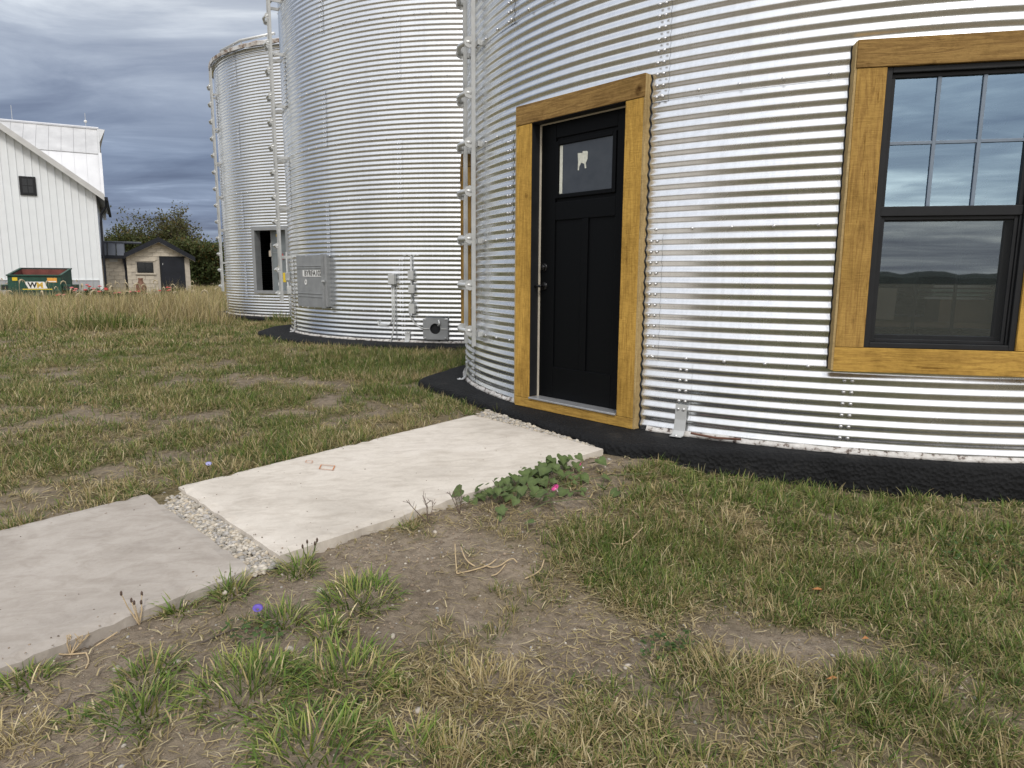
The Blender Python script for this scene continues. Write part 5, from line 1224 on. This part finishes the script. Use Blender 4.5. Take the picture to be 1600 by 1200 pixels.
V, T, cc = join([slab_crumbs(S1,110), slab_crumbs(S2,170), soil_stones(16000,1.25,3.6,(.0018,.0085)), soil_stones(6000,3.6,7.5,(.003,.011))])
tag(obj('soil_pebbles', fast_mesh('soil_pebbles', V, T, cc, M['stone'])), 'small pebbles and crumbs scattered over the bare soil', 'pebbles', kind='stuff')
for px_,py_,s,lb in [(452,1016,.022,'largest pale stone on bare soil, between the violet flower and the broad green clump'),(614,996,.015,'pale stone on bare soil right of the small low tuft'),(500,925,.017,'pale stone left of the thick green clump'),(654,1112,.014,'round pale stone left of the flattened straw clump'),
                  (183,1047,.017,'flat pale stone on soil under the weedy tuft at lower left'),(277,1036,.015,'grey stone left of the violet flower'),(352,929,.017,'stone at the foot of the yellow-green tuft by the slab corner'),(680,833,.017,'pale stone near the cream slab, left of the vine'),(982,1041,.013,'small pale stone on the bare patch right of the straw clump')]:
    p = ground_pt(px_,py_); V, T, cc = pebbles(np.array([[0,0,.004]]), np.array([s]), np.array([[.44,.39,.33]])*rng.uniform(.8,1.1))
    tag(obj('stone', fast_mesh('stone', V, T, cc, M['stone'], True), None, Matrix.Translation(p)), lb, 'stone', 'pale stones on bare soil')

# ------------------------------------------------------------------ small plants and debris
def heart_leaf(s):
    out = [(0,0),(-.28,.16),(-.48,.02),(-.52,-.22),(-.36,-.52),(0,-.98),(.36,-.52),(.52,-.22),(.48,.02),(.28,.16)]
    V = [(0,-.30,-.05)] + [(x,y,.10*abs(x)+.02) for x,y in out]; return [(a*s,b*s,c*s) for a,b,c in V], [(0,i+1,(i+1)%10+1) for i in range(10)]
vp = ground_pt(840,775); vine = empty('morning_glory_plant', vp, 'low vine with dark heart shaped leaves and pink flower beside the cream slab', 'plant')
hv, hf = heart_leaf(.058); hm = mesh_from('leaf', hv, hf, M['vine'])
rs = random.Random(3)
for k in range(130):
    px_, py_ = rs.gauss(815,58), rs.gauss(768,22)
    if k < 14: px_, py_ = rs.gauss(855,28), rs.gauss(748,9)
    p = ground_pt(px_, max(735,py_))
    while in_poly(np.array([p.x]),np.array([p.y]),[(q.x,q.y) for q in S1],.02)[0]: p = p + Vector((.04,-.035,0))
    p.z = float(terrain([p.x],[p.y])[0])
    p.z += rs.uniform(.015,.10); s = rs.uniform(.4,1.25)
    face = Vector((rs.uniform(-.8,.7), rs.uniform(-1.2,.3), 1)).normalized()
    place(bpy.data.objects.new('leaf', hm), vine, Matrix.Translation(p) @ face.to_track_quat('Z','Y').to_matrix().to_4x4() @ Matrix.Rotation(rs.uniform(-.7,.7),4,'Z') @ Matrix.Scale(s,4))
for k in range(9):
    a, b = ground_pt(rs.gauss(800,50), rs.gauss(775,14)), ground_pt(rs.gauss(870,45), rs.gauss(765,14))
    MB().tube([a+Vector((0,0,.02)), lerp(a,b,.35)+Vector((0,0,.055)), lerp(a,b,.7)+Vector((0,0,.05)), b+Vector((0,0,.03))], .0018, 5).build('vine_stem', M['stem'], vine, Matrix.Identity(4))
def trumpet(p, d, s, m1, m2, parent):
    Mx = Matrix.Translation(p) @ Vector(d).normalized().to_track_quat('Z','Y').to_matrix().to_4x4()
    o = MB().lathe([(.10*s,-.9*s),(.13*s,-.3*s),(.22*s,0)], 10).build('flower_tube', m2, parent, Mx, True) if m2 else None
    return MB().lathe([(.20*s,-.02*s),(.42*s,.25*s),(.75*s,.36*s),(.70*s,.30*s),(.25*s,.05*s)], 10).build('flower', m1, parent, Mx, True)
p = ground_pt(868,778); trumpet(p+Vector((0,0,.05)), (-.5,-.35,.8), .030, M['pink'], M['white_petal'], vine)
p = ground_pt(907,738); trumpet(p+Vector((0,0,.04)), (-.7,.2,.5), .026, M['pink'], M['white_petal'], vine)
for px_,py_,m1,lb in ((404,971,M['violet'],'small violet flower on the bare soil below the gravel gap'),(327,735,M['pale_violet'],'small pale violet flower in the lawn behind the cream slab')):
    p = ground_pt(px_,py_+6); fo = empty('wild_flower', p, lb, 'flower', 'violet wild flowers')
    MB().tube([p, p+Vector((.004,0,.03)), p+Vector((0,0,.055))], .0015, 5).build('stem', M['stem'], fo, Matrix.Identity(4)); trumpet(p+Vector((0,0,.06)), (.2,-.4,.9), .024, m1, None, fo)
def sprig(px_, py_, h, n, label, col, heads, lean=(0,0)):
    p = ground_pt(px_,py_); ro = empty('weed_sprig', p, label, 'weed')
    for k in range(n):
        a = rs.uniform(0,math.tau); r = rs.uniform(.01,.05); hh = h*rs.uniform(.6,1.1); t = p + Vector((math.cos(a)*r*1.6+lean[0]*hh, math.sin(a)*r*1.6+lean[1]*hh, hh)); mdl = lerp(p,t,.5)+Vector((math.cos(a)*.01,math.sin(a)*.01,.01))
        st_ = MB().tube([p, mdl, t], [.0024,.0019,.0014], 4).build('stem', M[col], ro, Matrix.Identity(4))
        if heads: MB().lathe([(0,-.010),(.004,-.006),(.0045,.004),(0,.012)], 7, Matrix.Translation(t)).build('seed_head', M['dark_stem'], ro, Matrix.Identity(4), True)
        else:
            for q in range(4):
                b = lerp(mdl, t, q/4); d = Vector((rs.uniform(-1,1),rs.uniform(-1,1),rs.uniform(.2,1))).normalized()*hh*.3; MB().tube([b, b+d], .0012, 4).build('side_stem', M[col], ro, Matrix.Identity(4))
sprig(482,880,.115,4,'thin weed with dark plantain heads at the near corner of the cream slab','stem',True)
sprig(668,818,.13,4,'wiry weed leaning over the near edge of the cream slab','dark_stem',False,(-.5,.1)); sprig(718,803,.12,4,'wiry weed second along the near edge of the cream slab','dark_stem',False,(-.3,.1))
sprig(790,777,.10,4,'wiry weed among the vine leaves at the slab edge','dark_stem',False); sprig(218,976,.11,5,'brown weed with dark seed heads over the grey slab edge','dry_stem',True,(-.2,.1))
sprig(110,1024,.06,5,'dry brown stalks at the edge of the grey slab, lower left','dry_stem',False,(.2,0))
# dead leaves
for px_,py_,s,lb in ((1278,930,.032,'orange dead leaf in the grass below the window'),(1301,1072,.026,'orange dead leaf near the bottom right'),(1352,1008,.018,'smaller tan dead leaf right of the bare patch at lower right')):
    p = ground_pt(px_,py_); V = []; n = 9
    for i in range(n): a = math.tau*i/n; r = s*(1 if i % 2 else .55); V.append((r*math.cos(a), r*math.sin(a)*.7, .25*s*rs.uniform(0,1)))
    V.append((0,0,.012)); tag(obj('dead_leaf', mesh_from('dead_leaf', V, [(i,(i+1)%n,n) for i in range(n)], M['dead_leaf']), None, Matrix.Translation(p+Vector((0,0,.022))) @ Matrix.Rotation(-.5,4,'X')), lb, 'leaf', 'dead leaves on the lawn')
# twigs and dry roots
def twig(name, path, r, mat, label, cat='twig'):
    pts = [ground_pt(a,b)+Vector((0,0,c)) for a,b,c in path]; return tag(MB().tube(pts, [r*(1-.5*i/len(pts)) for i in range(len(pts))], 6).build(name, M[mat], None, Matrix.Identity(4), True), label, cat)
twig('twig',[(312,1008,.006),(350,992,.008),(400,975,.008)],.0035,'twig','dark twig lying behind the violet flower')
twig('twig',[(490,1118,.006),(540,1104,.01),(600,1088,.006)],.003,'twig','dark twig lying below the broad middle clump')
twig('twig',[(70,1130,.004),(130,1092,.01),(180,1080,.006)],.0028,'twig','dark twig across the soil at far lower left')
twig('twig',[(690,1140,.006),(720,1150,.01),(770,1118,.006)],.003,'twig','dark twig beside the flattened straw clump')
def chaikin(P, it=2):
    for _ in range(it):
        Q = [P[0]]
        for a, b in zip(P[:-1], P[1:]): Q += [lerp(a,b,.25), lerp(a,b,.75)]
        P = Q + [P[-1]]
    return P
rt_ = empty('dry_root', ground_pt(775,895), 'bleached dry root stalks on the soil right of the thick clump', 'root')
for path in ([(714,898,.006),(712,885,.04),(711,868,.07)],[(714,898,.006),(740,894,.012),(765,888,.02),(775,882,.03)],[(750,884,.01),(775,893,.015),(800,878,.03),(808,884,.02)],[(790,884,.01),(778,900,.012),(768,905,.02)],[(820,906,.006),(845,898,.02),(850,884,.035)],[(720,870,.06),(728,884,.03),(742,888,.012)]):
    MB().tube(chaikin([ground_pt(a,b)+Vector((0,0,c*.75)) for a,b,c in path]), .0030, 6).build('stalk', M['dry_stem'], rt_, Matrix.Identity(4), True)
rt2 = empty('dry_root', ground_pt(970,858), 'bleached curved stalk in the grass left of the wispy straw tuft', 'root')
for path in ([(935,846,.01),(955,855,.02),(980,856,.025),(1004,836,.05)],[(972,857,.02),(975,840,.05),(972,828,.07)]): MB().tube(chaikin([ground_pt(a,b)+Vector((0,0,c*.75)) for a,b,c in path]), .0028, 6).build('stalk', M['dry_stem'], rt2, Matrix.Identity(4), True)
rt3 = empty('dry_root', ground_pt(100,1028), 'dry branched stalk lying at the grey slab edge, lower left', 'root')
for path in ([(55,1022,.03),(95,1028,.012),(135,1024,.012)],[(135,1024,.012),(140,1036,.01),(134,1046,.006)],[(150,1016,.02),(185,1000,.04)],[(112,1012,.01),(102,990,.06),(99,983,.07)]): MB().tube(chaikin([ground_pt(a,b)+Vector((0,0,c*.75)) for a,b,c in path]), .0028, 6).build('stalk', M['dry_stem'], rt3, Matrix.Identity(4), True)
# clover and broad leaves in the lawn
def broadleaf(name, px_, py_, r, n, label):
    p = ground_pt(px_,py_); rad = np.sqrt(rng.random(n))*r; th = rng.uniform(0,math.tau,n); x, y = p.x+rad*np.cos(th)*1.5, p.y+rad*np.sin(th); ok = ~blocked(x,y); x, y = x[ok], y[ok]; m = len(x)
    c = np.stack([x,y,terrain(x,y)+rng.uniform(.02,.06,m)],1); d = rng.normal(0,.35,(m,3)); d[:,2] = 1; d /= np.linalg.norm(d,axis=1,keepdims=True); e = np.cross(d, rng.normal(size=(m,3))); e /= np.linalg.norm(e,axis=1,keepdims=True); f = np.cross(d,e)
    s = rng.uniform(.007,.014,(m,1)); V = np.stack([c-e*s,c-f*s*.7,c+e*s,c+f*s*.7],1).reshape(-1,3)-np.array(p[:]); k = np.arange(m)[:,None]*4
    cl = np.array([.075,.125,.040])*rng.uniform(.6,1.3,(m,1)); tag(obj(name, fast_mesh(name, V, np.concatenate([k+[0,1,2],k+[0,2,3]]), np.repeat(cl,4,0), M['grass']), None, Matrix.Translation(p)), label, 'weed', 'broad leaved weeds', 'stuff')
broadleaf('clover_patch', 1540, 875, .16, 170, 'bright green clover patch near the right edge below the window')
broadleaf('clover_patch', 690, 572, .30, 170, 'green broad leaved weeds beside the corner of the black foundation')
broadleaf('clover_patch', 160, 632, .22, 90, 'low broad leaved weed on the bare patch of the far lawn'); broadleaf('clover_patch', 1040, 1022, .07, 60, 'broad leaved weed sprig right of bottom centre')
broadleaf('clover_patch', 395, 1000, .07, 60, 'low leafy weed below the violet flower')
# ------------------------------------------------------------------ red flowers in front of the shed
def zinnia(px_, py_, Y, n, label, cols=('zred','zpink')):
    p = at_y(px_, py_, Y); g = float(terrain([p.x],[p.y],False)[0]); ro = empty('zinnia_plant', (p.x,p.y,g), label, 'flower', 'red zinnias before the shed'); top = p.z-g
    for k in range(n):
        hx_, hy_ = rs.gauss(0,.16), rs.gauss(0,.12); h = max(.25, top*rs.uniform(.8,1.1)); t = Vector((p.x+hx_,p.y+hy_,g+h)); MB().tube([Vector((p.x+hx_*.3,p.y,g)), t], .008, 4).build('stem', M['stem'], ro, Matrix.Identity(4))
        MB().lathe([(.015,-.02),(.075,.0),(.065,.025),(.0,.045)], 9, Matrix.Translation(t)).build('flower_head', M[rs.choice(cols)], ro, Matrix.Identity(4), True)
    m = 120; c = np.stack([rng.normal(0,.17,m),rng.normal(0,.14,m),rng.uniform(.1,max(.3,top*.85),m)],1); V, T = quads(c, rng.uniform(.04,.08,m), rng); cl = np.array([.045,.07,.025])*rng.uniform(.6,1.4,(m,1))
    obj('foliage', fast_mesh('foliage', V, T, np.repeat(cl,4,0), M['leaf']), ro, Matrix.Translation((p.x,p.y,g)))
M['zred'] = plain('red_petals', (.55,.035,.045), .7); M['zpink'] = plain('coral_petals', (.62,.16,.17), .7)
Zs = [(88,462,25.5,3,'zinnias in front of the right end of the dumpster'),(116,450,26.5,3,'zinnias just right of the dumpster'),(140,449,27,3,'tall zinnias before the barn corner'),(152,447,27.5,2,'tallest zinnia left of the barn downspout'),(163,453,27,4,'zinnias under the barn downspout'),(184,458,28,2,'zinnias before the shed wing'),(208,453,29,2,'coral zinnias left of the clay pot'),(223,457,28.5,2,'zinnia right in front of the clay pot'),(258,453,29,3,'red zinnias before the shed door, left side'),(270,447,29.5,2,'zinnias before the middle of the shed door'),(250,464,27,2,'low zinnia below the left side of the shed door')]
for z_ in Zs: zinnia(*z_)
